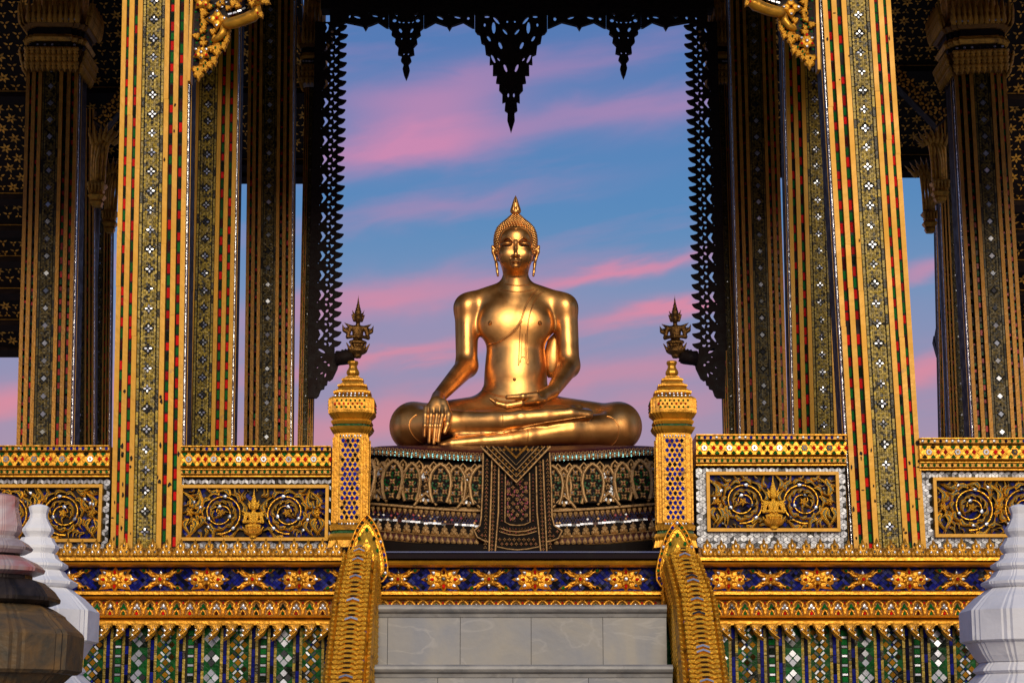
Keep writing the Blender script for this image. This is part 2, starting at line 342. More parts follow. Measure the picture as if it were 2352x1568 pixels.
# ------------------------------------------------------------------ solid modelling by distance fields (for figures)
class Field:
    def __init__(s, lo, hi, h):
        s.lo = np.array(lo, float); s.h = h; s.n = np.ceil((np.array(hi) - s.lo) / h).astype(int) + 1
        s.a = np.full(s.n, .5, np.float32)
    def reg(s, lo, hi, m):
        i0 = np.clip(((np.array(lo) - m - s.lo) / s.h).astype(int), 0, s.n); i1 = np.clip(((np.array(hi) + m - s.lo) / s.h).astype(int) + 2, 0, s.n)
        sl = tuple(slice(a, b) for a, b in zip(i0, i1))
        ax = [(s.lo[d] + np.arange(i0[d], i1[d]) * s.h).astype(np.float32) for d in range(3)]
        return sl, ax[0][:, None, None], ax[1][None, :, None], ax[2][None, None, :]
    def put(s, sl, d, k, sub=False):
        a = s.a[sl]
        if sub:
            d = -d; hh = np.maximum(k - np.abs(a - d), 0) / k; s.a[sl] = np.maximum(a, d) + hh * hh * k * .25
        else:
            hh = np.maximum(k - np.abs(a - d), 0) / k; s.a[sl] = np.minimum(a, d) - hh * hh * k * .25
    def cap(s, a, b, ra, rb=None, k=.03, fl=(1, 1, 1), sub=False):
        rb = ra if rb is None else rb; a = np.array(a, float); b = np.array(b, float); r = max(ra, rb); f = np.array(fl, float)
        sl, x, y, z = s.reg(np.minimum(a, b) - r / f.min(), np.maximum(a, b) + r / f.min(), k + .02)
        if 0 in s.a[sl].shape: return
        ab = (b - a); A = ab * f; bb = (A * A).sum() + 1e-12
        px, py, pz = (x - a[0]) * f[0], (y - a[1]) * f[1], (z - a[2]) * f[2]
        t = np.clip((px * A[0] + py * A[1] + pz * A[2]) / bb, 0, 1)
        d = np.sqrt((px - t * A[0]) ** 2 + (py - t * A[1]) ** 2 + (pz - t * A[2]) ** 2) - (ra + (rb - ra) * t)
        s.put(sl, d.astype(np.float32), k, sub)
    def chain(s, pts, rs, k=.03, **q):
        for i in range(len(pts) - 1): s.cap(pts[i], pts[i + 1], rs[i], rs[i + 1], k, **q)
    def ell(s, c, r, k=.03, rot=None, sub=False):
        c = np.array(c, float); r = np.array(r, float); m = r.max() if rot else r
        sl, x, y, z = s.reg(c - m, c + m, k + .02)
        if 0 in s.a[sl].shape: return
        px, py, pz = x - c[0], y - c[1], z - c[2]
        if rot:
            M_ = np.array(Matrix(((1, 0, 0), (0, 1, 0), (0, 0, 1))).to_3x3()); from mathutils import Euler
            M_ = np.array(Euler(rot).to_matrix().transposed())
            px, py, pz = (M_[i][0] * px + M_[i][1] * py + M_[i][2] * pz for i in range(3))
        k0 = np.sqrt((px / r[0]) ** 2 + (py / r[1]) ** 2 + (pz / r[2]) ** 2)
        k1 = np.sqrt((px / r[0] ** 2) ** 2 + (py / r[1] ** 2) ** 2 + (pz / r[2] ** 2) ** 2) + 1e-9
        s.put(sl, (k0 * (k0 - 1) / k1).astype(np.float32), k, sub)
    def smooth(s, it=1):
        for _ in range(it):
            for ax in range(3):
                p = np.roll(s.a, 1, ax); q = np.roll(s.a, -1, ax); s.a = (.25 * p + .5 * s.a + .25 * q).astype(np.float32)
    def surface(s):
        a = s.a; sg = a < 0; n = s.n
        c = np.zeros(n - 1, np.int8)
        for dx in (0, 1):
            for dy in (0, 1):
                for dz in (0, 1): c += sg[dx:n[0] - 1 + dx, dy:n[1] - 1 + dy, dz:n[2] - 1 + dz]
        cell = np.argwhere((c > 0) & (c < 8)); idx = -np.ones(n - 1, np.int64); idx[tuple(cell.T)] = np.arange(len(cell))
        acc = np.zeros((len(cell), 3)); cnt = np.zeros(len(cell))
        for ax in range(3):
            o1, o2 = [d for d in range(3) if d != ax]
            for p in (0, 1):
                for q in (0, 1):
                    off = np.zeros(3, int); off[o1] = p; off[o2] = q; e = off.copy(); e[ax] = 1
                    v0 = a[tuple((cell + off).T)]; v1 = a[tuple((cell + e).T)]; m = (v0 < 0) != (v1 < 0)
                    t = np.where(m, v0 / np.where(m, v0 - v1, 1), 0); pt = np.tile(off.astype(float), (len(cell), 1)); pt[:, ax] = t
                    acc += pt * m[:, None]; cnt += m
        V = s.lo + (cell + acc / cnt[:, None]) * s.h; faces = []
        for ax in range(3):
            o1, o2 = (ax + 1) % 3, (ax + 2) % 3; sl0 = [slice(None)] * 3; sl1 = [slice(None)] * 3; sl0[ax] = slice(0, -1); sl1[ax] = slice(1, None)
            e = np.argwhere(sg[tuple(sl0)] != sg[tuple(sl1)]); e = e[(e[:, o1] > 0) & (e[:, o2] > 0) & (e[:, o1] < n[o1] - 1) & (e[:, o2] < n[o2] - 1)]
            d1 = np.zeros(3, int); d1[o1] = 1; d2 = np.zeros(3, int); d2[o2] = 1
            qd = np.stack([idx[tuple((e - d1 - d2).T)], idx[tuple((e - d2).T)], idx[tuple(e.T)], idx[tuple((e - d1).T)]], 1)
            fl = ~sg[tuple(e.T)]; qd[fl] = qd[fl][:, ::-1]; faces.append(qd)
        return V, np.concatenate(faces)
def np_mesh(name, sets, m):
    vs = []; fs = []; b = 0
    for V, Fc in sets: vs.append(V); fs.append(Fc + b); b += len(V)
    V = np.concatenate(vs); Fc = np.concatenate(fs); me = bpy.data.meshes.new(name)
    me.vertices.add(len(V)); me.vertices.foreach_set('co', V.astype(np.float32).ravel())
    me.loops.add(Fc.size); me.loops.foreach_set('vertex_index', Fc.astype(np.int32).ravel())
    me.polygons.add(len(Fc)); me.polygons.foreach_set('loop_start', (np.arange(len(Fc)) * 4).astype(np.int32)); me.polygons.foreach_set('loop_total', np.full(len(Fc), 4, np.int32))
    me.update(calc_edges=True); me.validate(); me.polygons.foreach_set('use_smooth', [True] * len(Fc)); me.materials.append(MATS[m]); return me

# ------------------------------------------------------------------ the seated statue
def buddha():
    f = Field((-.80, -.56, -.03), (.82, .40, 1.10), .0062)
    # pelvis, belly, chest
    f.ell((0, .13, .24), (.265, .19, .20), .05); f.ell((0, .10, .43), (.187, .128, .19), .06); f.ell((0, .10, .575), (.176, .118, .20), .06)
    f.ell((0, .105, .765), (.232, .120, .150), .06); f.ell((0, .118, .865), (.265, .098, .090), .06)
    for s in (-1, 1):
        f.ell((s * .098, .042, .748), (.108, .052, .092), .06)
        f.cap((s * .03, .115, .985), (s * .235, .122, .898), .040, .060, .05)
        f.ell((s * .295, .115, .860), (.070, .080, .076), .05)
    f.cap((0, .12, .88), (0, .095, 1.06), .084, .076, .045)
    # arms
    f.cap((-.294, .115, .855), (-.290, .08, .525), .071, .064, .035); f.cap((-.290, .08, .522), (-.444, -.30, .285), .063, .038, .03)
    f.cap((.300, .115, .855), (.315, .085, .525), .071, .064, .035); f.cap((.315, .085, .522), (.215, -.205, .335), .063, .039, .03)
    # thighs, knees, shins, lap
    for s in (-1, 1):
        f.cap((s * .14, .12, .205), (s * .585, -.10, .155), .165, .118, .06)
        f.ell((s * .598, -.13, .152), (.132, .155, .130), .05)
    f.ell((0, -.06, .14), (.40, .24, .120), .06)
    f.chain([(.60, -.19, .120), (.314, -.31, .105), (.074, -.365, .064), (-.034, -.375, .048)], [.105, .072, .050, .042], .025)          # under leg
    f.chain([(-.034, -.380, .046), (-.177, -.390, .036), (-.363, -.402, .020), (-.425, -.405, .012)], [.041, .036, .028, .018], .012)
    f.cap((-.10, -.37, .070), (-.34, -.375, .055), .026, .020, .02); f.cap((-.30, -.355, .070), (.34, -.335, .130), .026, .03, .02)
    f.chain([(-.60, -.20, .135), (-.366, -.340, .143), (-.077, -.398, .144)], [.112, .064, .052], .025)                                      # upper leg
    f.chain([(-.077, -.398, .144), (.024, -.400, .156), (.168, -.392, .168), (.312, -.376, .184), (.415, -.362, .178)], [.050, .049, .043, .037, .025], .015)
    f.cap((.16, -.35, .205), (.36, -.335, .218), .030, .024, .02)
    for i in range(5): f.cap((.38, -.372 + i * .017, .200 + i * .005), (.436 - i * .004, -.366 + i * .017, .196 + i * .006), .0115, .0085, .005)
    f.smooth(1)
    # right hand reaching down over the shin
    hr = Field((-.575, -.53, -.02), (-.33, -.24, .345), .0034)
    hr.cap((-.444, -.30, .285), (-.446, -.385, .235), .0385, .047, .02); hr.ell((-.452, -.425, .196), (.060, .029, .058), .025, rot=(R(-14), 0, 0))
    for x0, x1, zt in ((-.510, -.512, .050), (-.477, -.486, .018), (-.445, -.460, .012), (-.414, -.436, .022)):
        hr.chain([(x0 * .96 - .018, -.435, .205), (x0, -.457, .165), ((x0 + x1) / 2, -.482, .105), (x1, -.482, zt)], [.0150, .0155, .0136, .0098], .006)
    hr.chain([(-.408, -.405, .235), (-.380, -.440, .170), (-.384, -.470, .115), (-.400, -.478, .070)], [.026, .0205, .0165, .0105], .010)
    # left hand lying palm up in the lap
    hl_ = Field((-.20, -.44, .16), (.28, -.15, .40), .0034)
    hl_.cap((.215, -.205, .335), (.145, -.285, .288), .0395, .040, .02); hl_.ell((.078, -.325, .258), (.092, .058, .036), .03, rot=(0, R(-8), 0))
    for i, yy in enumerate((-.378, -.352, -.327, -.303)):
        hl_.chain([(.03, yy + .006, .240 + i * .005), (-.050, yy, .226 + i * .006), (-.108, yy, .240 + i * .006), (-.148 + i * .008, yy, .266 + i * .005)], [.0185, .0165, .0130, .0065], .006)
    hl_.chain([(.115, -.355, .285), (.040, -.385, .275), (-.048, -.382, .272)], [.023, .0180, .0125], .010)
    # the head on a finer grid
    g = Field((-.17, -.20, .93), (.17, .26, 1.44), .0034)
    g.cap((0, .12, .90), (0, .090, 1.10), .083, .073, .015)
    g.ell((0, .085, 1.228), (.115, .135, .125), .03); g.ell((0, .035, 1.150), (.102, .112, .108), .05)
    g.ell((0, .0, 1.100), (.070, .074, .055), .04); g.ell((0, -.066, 1.058), (.027, .022, .018), .008)
    g.ell((0, .012, 1.240), (.090, .080, .06), .04)
    for s in (-1, 1):
        g.ell((s * .056, -.032, 1.130), (.040, .040, .045), .03)
        def br(t): return (s * (.012 + .078 * t), -.088 + .036 * t * t + .006 * t, 1.188 + .031 * math.sin(math.pi * (.5 * t / .48 if t < .48 else .5 + .5 * (t - .48) / .60)))
        for q in range(8): g.cap(br(q / 8), br((q + 1) / 8), .0030 + .0024 * min(1, q / 3), .0030 + .0024 * min(1, (q + 1) / 3), .006)              # high arched brow
        g.ell((s * .050, -.068, 1.184), (.031, .018, .014), .008)
        g.cap((s * .024, -.088, 1.171), (s * .078, -.064, 1.174), .0030, .0030, .003, sub=True)
        g.cap((s * .010, -.104, 1.108), (s * .020, -.096, 1.111), .0085, .0085, .008)
    g.chain([(0, -.084, 1.195), (0, -.096, 1.155), (0, -.122, 1.112)], [.0085, .0105, .0135], .012)
    g.cap((-.034, -.082, 1.0930), (0, -.099, 1.0905), .0052, .0070, .004); g.cap((.034, -.082, 1.0930), (0, -.099, 1.0905), .0052, .0070, .004)
    g.cap((-.026, -.085, 1.079), (.026, -.085, 1.079), .0064, .0064, .005); g.ell((0, -.094, 1.078), (.020, .008, .007), .005)
    g.cap((-.042, -.082, 1.0870), (.042, -.082, 1.0870), .0024, .0024, .003, sub=True); g.cap((-.026, -.09, 1.0685), (.026, -.09, 1.0685), .005, .005, .006, sub=True)
    for s in (-1, 1):                                                  # long ears
        pts = [(s * .120, .055, 1.175), (s * .139, .060, 1.196), (s * .136, .065, 1.168), (s * .122, .065, 1.128), (s * .114, .055, 1.095), (s * .110, .045, 1.055), (s * .106, .035, 1.028)]
        g.chain(pts, [.008, .009, .011, .010, .012, .010, .010], .008, fl=(1.3, .75, 1))
        g.cap((s * .131, .045, 1.178), (s * .113, .035, 1.110), .005, .004, .004, sub=True)
        g.cap((s * .112, .030, 1.090), (s * .107, .025, 1.035), .0035, .0035, .004, sub=True)
    g.smooth(1)
    root = thing('buddha_statue', 'golden bronze seated Buddha with one hand reaching over the shin', 'statue', BUD); root.scale = (1, 1, 1.07)
    me = np_mesh('body', [f.surface(), g.surface(), hr.surface(), hl_.surface()], 'bronze'); body = ob('body', me, root)
    bvh = BVHTree.FromPolygons([v.co[:] for v in me.vertices], [p.vertices[:] for p in me.polygons])
    def hit(x, z, up=0.0):
        h = bvh.ray_cast(Vector((x, -1.2, z)), Vector((0, 1, 0)))
        return (h[0] + h[1] * up) if h[0] else None
    def line(name, pts, r, n=24, mt='bronze', sub=True, sp=True):
        q = []
        for i in range(len(pts) - 1):
            for k in range(n // (len(pts) - 1) + 1):
                t = k / (n // (len(pts) - 1) + 1); p0 = pts[max(i - 1, 0)]; p1, p2 = pts[i], pts[i + 1]; p3 = pts[min(i + 2, len(pts) - 1)]
                c = [.5 * (2 * p1[d] + (p2[d] - p0[d]) * t + (2 * p0[d] - 5 * p1[d] + 4 * p2[d] - p3[d]) * t * t + (3 * p1[d] - p0[d] - 3 * p2[d] + p3[d]) * t ** 3) for d in (0, 1)]
                h = hit(c[0], c[1], r * .25)
                if h: q.append(h)
        if len(q) > 2: MB().tube(q, r, 6).build(name, mt, root, smooth=True)
    def B(x, y, d=0.0):
        q = P((x / 1.4 + 1360) * .6125, (640 + y / 1.4) * .6125, BUD.y + d); return q.x - BUD.x, (q.z - BUD.z) / 1.07
    def BL(*l): return [B(x, y, -.37) for x, y in l]
    # monk's robe: hem, sash and seams
    line('robe_hem', [B(655, 906), B(720, 892), B(790, 845), B(832, 785), B(855, 715), B(890, 650), B(918, 612)], .0055, 40)
    line('robe_hem', [B(660, 912), B(722, 899), B(797, 851), B(840, 790)], .0030, 30)
    line('sash_edge', [B(818, 1025), B(822, 940), B(826, 850), B(832, 785)], .0036, 30)
    line('sash_edge', [B(868, 1020), B(864, 940), B(866, 830), B(882, 740), B(915, 660), B(950, 622)], .0042, 40)
    line('sash_edge', [B(858, 1018), B(854, 940), B(856, 850)], .0026, 24); line('sash_edge', [B(830, 1012), B(834, 930), B(838, 850)], .0026, 24)
    line('sash_end', [B(818, 1027), B(834, 985), B(852, 985), B(868, 1022)], .0030, 24)
    line('waist_fold', [B(630, 1130), B(680, 1170), B(760, 1190), B(850, 1183), B(930, 1165)], .0045, 40); line('waist_fold', [B(640, 1150), B(690, 1182), B(760, 1198), B(850, 1192)], .0030, 36)
    line('leg_hem', BL((733, 1282), (737, 1310), (734, 1352)), .0035, 20); line('leg_hem', BL((866, 1362), (869, 1390), (865, 1425)), .0035, 20)
    line('knee_seam', BL((330, 1425), (275, 1395), (243, 1345), (248, 1300), (285, 1268)), .0040, 30); line('knee_seam', BL((1305, 1432), (1340, 1400), (1350, 1340), (1320, 1290), (1280, 1275)), .0040, 30)
    line('leg_seam', BL((490, 1400), (640, 1385), (790, 1362), (900, 1338), (1050, 1312), (1190, 1290)), .0030, 40)
    line('neck_ring', [B(748, 585), B(812, 597), B(876, 585)], .0040, 20); line('neck_ring', [B(725, 612), B(812, 632), B(905, 608)], .0040, 20)
    def TT(x, y):
        q = P((1280 + x * .9524) * .6125, (853.3 + y * .9524) * .6125, BUD.y + .12); return q.x - BUD.x, (q.z - BUD.z) / 1.07
    MB().dome([TT(*p) for p in ((838, 412), (812, 440), (796, 500), (798, 555), (814, 588), (838, 590), (868, 555), (872, 480), (860, 420))], .03, .14, k=.7).build('robe_flap', 'bronze', root, smooth=True)
    for x, y in ((669, 802), (930, 802)):
        h = hit(*B(x, y))
        if h: MB().lathe([(.014, -.004), (.013, .004), (.006, .007), (.0055, .012), (.001, .014)], circ(1, 10)).build('nipple', 'bronze', root, smooth=True, loc=h, rot=(R(90), 0, 0))
    h = hit(*B(797, 1100))
    if h: MB().lathe([(.011, -.004), (.009, .004), (.002, .006)], circ(1, 10)).build('navel', 'bronze_dark', root, smooth=True, loc=h, rot=(R(90), 0, 0))
    for s in (-1, 1):
        q = [hit(s * (.026 + .05 * t), 1.1705 + .003 * t, .0003) for t in (0, .25, .5, .75, 1)]
        MB().tube([p for p in q if p], [.0015, .0036, .0042, .0034, .0012][:len([p for p in q if p])], 6).build('eye', 'lacquer', root, smooth=True)
        q = [hit(s * (.022 + .060 * t), 1.1785 + .005 * math.sin(t * 3.0), .0003) for t in (0, .2, .4, .6, .8, 1)]
        MB().tube([p for p in q if p], .0020, 6).build('eyelid', 'bronze', root, smooth=True)
    # hair: hairline roll, cap, curls and flame finial
    def hl(t):                                                          # hairline, t from -1 (left ear) to 1
        a = abs(t); return (math.copysign(1, t) * (.098 * math.sin(min(1, a * 1.05) * 1.5)), 1.279 - .012 * math.exp(-(a / .12) ** 2) + .004 - .115 * a ** 2.6)
    q = [hit(*hl(-1 + i / 20), .001) for i in range(41)]; q = [p for p in q if p]
    hair = MB(); hair.tube(q, .0042, 6)
    prof = [(.118, 1.16), (.124, 1.20), (.1255, 1.24), (.121, 1.275), (.108, 1.305), (.088, 1.327), (.066, 1.345), (.046, 1.362), (.030, 1.378), (.020, 1.386)]
    def hair_r(z):
        for (r0, z0), (r1, z1) in zip(prof, prof[1:]):
            if z0 <= z <= z1: return r0 + (r1 - r0) * (z - z0) / (z1 - z0)
        return .1
    zc = 1.16; row = 0; C0 = (0.0, .088)
    unit = [(0, 0, 1)] + [(.80 * math.cos(a), .80 * math.sin(a), .55) for a in [k * math.pi / 3 for k in range(6)]] + [(math.cos(a), math.sin(a), -.4) for a in [k * math.pi / 3 for k in range(6)]]
    uf = [(0, 1 + k, 1 + (k + 1) % 6) for k in range(6)] + [(1 + k, 7 + k, 7 + (k + 1) % 6, 1 + (k + 1) % 6) for k in range(6)]
    cap_mb = MB()
    def line_z(x):                                                       # lowest hair height at x on the front
        return np.interp(abs(x), [0, .03, .06, .085, .098, .108, .13], [1.274, 1.278, 1.268, 1.238, 1.205, 1.160, 1.10])
    while zc < 1.384:
        r = hair_r(zc); nn = max(6, int(2 * math.pi * r / .0165))
        for k in range(nn):
            a = 2 * math.pi * (k + .5 * (row % 2)) / nn; x, y = C0[0] + r * math.cos(a), C0[1] + r * 1.1 * math.sin(a)
            if y < C0[1] + .02 and zc < line_z(x) + .004: continue
            dr = (hair_r(zc + .006) - hair_r(zc - .006 if zc > 1.167 else zc)) / .012
            nrm = Vector((math.cos(a), math.sin(a), -dr)).normalized(); M3 = nrm.to_track_quat('Z', 'Y').to_matrix()
            hair.add([Vector((x, y, zc)) + M3 @ Vector((u[0] * .0085, u[1] * .0085, u[2] * .0105)) for u in unit], uf)
        row += 1; zc += .0135 * max(.55, math.cos(math.atan(abs((hair_r(min(zc + .006, 1.385)) - r) / .006)))) if zc < 1.38 else .01
    n = 28; vs = []; fs = []
    zs = np.linspace(1.13, 1.386, 22)
    for z in zs:
        for k in range(n):
            a = 2 * math.pi * k / n; r = hair_r(z) if z > 1.16 else .118; x, y = r * .97 * math.cos(a), C0[1] + r * 1.07 * math.sin(a)
            lz = line_z(x)
            if y < C0[1] + .02 and z < lz: y = C0[1] + .03 + 0 * y; x *= .6
            vs.append((x, y, z))
    for j in range(len(zs) - 1): fs += [(j * n + k, j * n + (k + 1) % n, (j + 1) * n + (k + 1) % n, (j + 1) * n + k) for k in range(n)]
    hair.add(vs, fs)
    hair.build('hair', 'bronze', root, smooth=True)
    fl = MB(); plan = [(math.cos(a) * (1 + .16 * math.cos(a * 6)), math.sin(a) * (1 + .16 * math.cos(a * 6))) for a in [2 * math.pi * k / 36 for k in range(36)]]
    fl.lathe([(.020, 1.380), (.024, 1.386), (.019, 1.392), (.026, 1.400), (.029, 1.410), (.026, 1.424), (.021, 1.440), (.016, 1.458), (.0115, 1.474), (.0075, 1.486), (.003, 1.496), (.0008, 1.502)], plan, c=C0)
    fl.dome(xf(LEAF, .035, 0, (0, 1.392), .030), .006, y=C0[1] - .026); fl.dome(xf(LEAF, .05, 0, (0, 1.420), .020), .004, y=C0[1] - .021)
    fl.build('flame_finial', 'bronze', root)
BUD = P(1184.5, 1025, 1.35) - Vector((0, 0, .065))
buddha()
# ------------------------------------------------------------------ ground
MB().box(-400, 400, -400, 400, -.3, 0).build('ground', 'paving', kind='structure')
# ------------------------------------------------------------------ terrace base
ZT = Z(1279)                                   # terrace level
TX0, TX1 = X(-60, 1300), X(2412, 1300)
ST0, ST1 = X(862, 1300), X(1534, 1300)         # stair gap
terr = thing('terrace_base', 'gilded terrace base with blue flower friezes and coloured glass mosaic wall', 'base', (0, 0, 0))
MB().box(TX0, TX1, .10, 9.0, 0, ZT - .01).build('core', 'grout', terr)
MB().box(TX0, TX1, .102, 9.0, ZT - .008, ZT).build('floor', 'floor_marble', terr)
def bar(x0, x1, prof, name, m, parent, **k):
    """moulding: (y,z) profile run from x0 to x1"""
    n = len(prof); mb = MB(); mb.add([(x, p[0], p[1]) for x in (x0, x1) for p in prof], [(i, (i + 1) % n, n + (i + 1) % n, n + i) for i in range(n)] + [tuple(range(n)), tuple(range(2 * n - 1, n - 1, -1))])
    return mb.build(name, m, parent, **k)
def roll(y, z0, z1, d, back=.12):
    """half-round profile bulging d in front of y between two heights"""
    h = (z1 - z0) / 2; c = (z0 + z1) / 2
    return [(back, z0), (y, z0)] + [(y - d * math.cos(a), c + h * .92 * math.sin(a)) for a in (-1.2, -.7, 0, .7, 1.2)] + [(y, z1), (back, z1)]
def flat(y, z0, z1, d, back=.12): return [(back, z0), (y - d, z0), (y - d, z1), (back, z1)]
def step(y, z0, z1, d, back=.12): return [(back, z0), (y - d, z0), (y - d, z1 - .3 * (z1 - z0)), (y - d * .5, z1), (back, z1)]
XL = X(842, 1300); XR = X(1552, 1300)
SEG = [(TX0, XL, 'l'), (XL + .002, XR - .002, 'c'), (XR, TX1, 'r')]
for x0, x1, sd in SEG:
    if sd != 'c':
        bar(x0, x1, step(.03, Z(1286.5), Z(1276.5), .035), 'moulding', 'gold', terr); bar(x0, x1, roll(.03, Z(1299), Z(1288.7), .045), 'moulding', 'gold', terr)
    else:
        bar(x0, x1, roll(.03, Z(1300), Z(1283.5), .045), 'moulding', 'gold', terr)
    bar(x0, x1, step(.03, Z(1364.5), Z(1355.5), .030), 'moulding', 'gold', terr); bar(x0, x1, roll(.035, Z(1375), Z(1367), .03), 'moulding', 'gold', terr)
    if sd != 'c':
        bar(x0, x1, roll(.03, Z(1418.3), Z(1410.8), .03), 'moulding', 'gold', terr); bar(x0, x1, step(.03, Z(1434), Z(1421.5), .025), 'moulding', 'gold', terr)
bar(XL + .004, XR - .004, [(.3, Z(1283)), (-.03, Z(1283)), (-.03, Z(1270.5)), (.3, Z(1270.5))], 'ledge', 'ledge_dark', terr)
bar(XL + .004, XR - .004, [(.3, Z(1270)), (-.04, Z(1270)), (-.04, Z(1267)), (.3, Z(1267))], 'ledge_top', 'ledge_blue', terr)
# blue glass frieze ground: small square tiles set on the diagonal
def tiles(name, m, x0, x1, z0, z1, y, s, parent, diag=True, tilt=.10, gap=.90, skip=0.0):
    mb = MB(); st = s * (.7071 if diag else 1); nx = int((x1 - x0) / st) + 1; nz_ = int((z1 - z0) / st) + 1
    for i in range(nx):
        for j in range(nz_):
            if diag and (i + j) % 2: continue
            if rnd.random() < skip: continue
            cx, cz = x0 + (i + .5) * st, z0 + (j + .5) * st
            if cx > x1 or cz > z1: continue
            a, b = rnd.uniform(-tilt, tilt), rnd.uniform(-tilt, tilt); o = circ(s * gap * .7071, 4, 0 if diag else math.pi / 4)
            mb.add([(min(max(cx + p[0], x0), x1), y + p[0] * a + p[1] * b, min(max(cz + p[1], z0), z1)) for p in o], [(0, 1, 2, 3)])
    return mb.build(name, m, parent, kind='stuff')
MB().box(TX0, TX1, .085, .10, Z(1376), Z(1298)).build('frieze_ground', 'grout', terr)
tiles('blue_tile', 'blue_mass', TX0, TX1, Z(1355), Z(1299), .080, .018, terr)
# frieze flowers
def petal_ring(mb, n, l, wd, a0, h, y=0.0, sx=1.0, r0=0.0):
    for k in range(n):
        a = a0 + 2 * math.pi * k / n; o = xf(LEAF, l, a - math.pi / 2, (0, 0), wd * l); o = [((p[0] + math.cos(a) * r0) * sx, p[1] + math.sin(a) * r0) for p in o]; mb.dome(o, h, y)
def make_wide():
    mb = MB(); u = 1 / 450.0
    for a, l, wd in ((0, 53, .72), (180, 53, .72), (90, 30, 1.0), (270, 30, 1.0), (33, 44, .72), (147, 44, .72), (213, 44, .72), (327, 44, .72)):
        mb.dome(xf(LOBED if a % 180 == 0 else LEAF, l * u, R(a - 90), (0, 0), l * u * wd), .013, 0)
    petal_ring(mb, 8, 19 * u, .8, R(22), .014, -.012, 1.15); mb.dome(circ(8 * u, 10), .012, -.022)
    return mb.mesh('flower', 'gold_leaf')
def make_cross():
    mb = MB(); u = 1 / 450.0
    for sx in (-1, 1):
        for sz in (-1, 1):
            pts = [(sx * 8 * u, sz * 6 * u), (sx * 22 * u, sz * 9 * u), (sx * 30 * u, sz * 16 * u), (sx * 40 * u, sz * 19 * u)]
            mb.ribbon(pts, [8 * u, 7 * u, 6 * u, 5 * u], .014)
            mb.dome(xf(LOBED, 19 * u, math.atan2(sz * 17, sx * 10) - math.pi / 2, (sx * 20 * u, sz * 9 * u), 15 * u), .016)
            mb.dome(xf(LEAF, 20 * u, math.atan2(sz * 4, sx * 14) - math.pi / 2, (sx * 32 * u, sz * 17 * u), 14 * u), .016)
    petal_ring(mb, 8, 23 * u, .72, 0, .018, -.004); mb.dome(circ(9 * u, 10), .012, -.018)
    return mb.mesh('flower', 'gold_leaf')
WIDE, CROSS = make_wide(), make_cross()
zf = (Z(1299) + Z(1356)) / 2; u = 1 / 450.0
def flower(px, wide):
    x = X(px, 1327, .05); fl = ob('flower', WIDE if wide else CROSS, terr, (x, .078, zf), (0, 0, 0), (rnd.uniform(.97, 1.03), 1, rnd.uniform(.97, 1.03)))
    gem('round', 'mirror' if wide else 'red_glass', fl, 0, -.034, 0, .020)
    if wide: sp = [(-27, 0, 'red_glass'), (27, 0, 'red_glass'), (0, 17, 'red_glass'), (0, -17, 'red_glass'), (-24, 15, 'mirror'), (24, 15, 'mirror'), (-24, -15, 'mirror'), (24, -15, 'mirror'), (-40, 0, 'mirror'), (40, 0, 'mirror')]
    else: sp = [(-15, 0, 'mirror'), (15, 0, 'mirror'), (0, 15, 'mirror'), (0, -15, 'mirror'), (-40, 20, 'green_glass'), (40, 20, 'green_glass'), (-40, -20, 'green_glass'), (40, -20, 'green_glass')]
    for gx, gz, m in sp: gem('tear', m, fl, gx * u, -.014, gz * u, .023, .022, a=math.atan2(gz, gx) - math.pi / 2)
for px, wd in ((-55, 0), (51, 1), (157, 0), (262, 1), (368, 0), (474, 1), (580, 0), (687, 1), (792, 0), (914, 0), (1019, 1), (1123, 0), (1229, 1), (1333, 0), (1438, 1),
               (1568, 0), (1674, 1), (1770, 0), (1878, 1), (1983, 0), (2090, 1), (2199, 0), (2300, 1), (2400, 0)): flower(px, wd)
# second frieze: interlaced arches round trefoils
pit = 30.5
def make_arch():
    mb = MB(); h = Z(1376) - Z(1409); wv = pit * u
    mb.ribbon([(-wv * .5, -h * .5), (-wv * .44, -h * .1), (-wv * .30, h * .06), (-wv * .36, h * .22), (-wv * .2, h * .40), (0, h * .50), (wv * .2, h * .40), (wv * .36, h * .22), (wv * .30, h * .06), (wv * .44, -h * .1), (wv * .5, -h * .5)], 7.5 * u, .011)
    mb.ribbon([(-wv * .22, -h * .5), (-wv * .12, -h * .28), (0, -h * .16), (wv * .12, -h * .28), (wv * .22, -h * .5)], 5 * u, .010)
    return mb.mesh('arch', 'gold_leaf')
ARCH = make_arch(); zq = (Z(1376) + Z(1409)) / 2
MB().box(TX0, XL, .06, .10, Z(1410), Z(1375)).build('frieze_ground', 'gold_groove', terr); MB().box(XR, TX1, .06, .10, Z(1410), Z(1375)).build('frieze_ground', 'gold_groove', terr)
MB().box(XL, XR, .06, .10, Z(1410), Z(1375)).build('frieze_ground', 'gold_groove', terr)
for a, b in ((40, 770), (880, 1510), (1650, 2330)):
    k = 0; px = a
    while px < b:
        x = X(px, 1392, .06); ob('arch', ARCH, terr, (x, .06, zq)); m = ('green_glass', 'mirror')[k % 2]
        tf = gem('tear', m, terr, x, .058, zq + 4 * u, 11 * u, .012, name='leaf_gem'); tf2 = None
        for s in (-1, 1): gem('tear', m, terr, x + s * 5.5 * u, .058, zq - 1.5 * u, 9 * u, .012, a=-s * .9, name='leaf_gem')
        gem('diamond', 'red_glass', terr, X(px + pit / 2, 1392, .06), .058, zq + 10 * u, 8 * u, .010, sz=7 * u)
        gem('round', 'red_glass' if k % 2 else 'green_glass', terr, x, .058, zq - 13.5 * u, 7.5 * u, .010)
        k += 1; px += pit
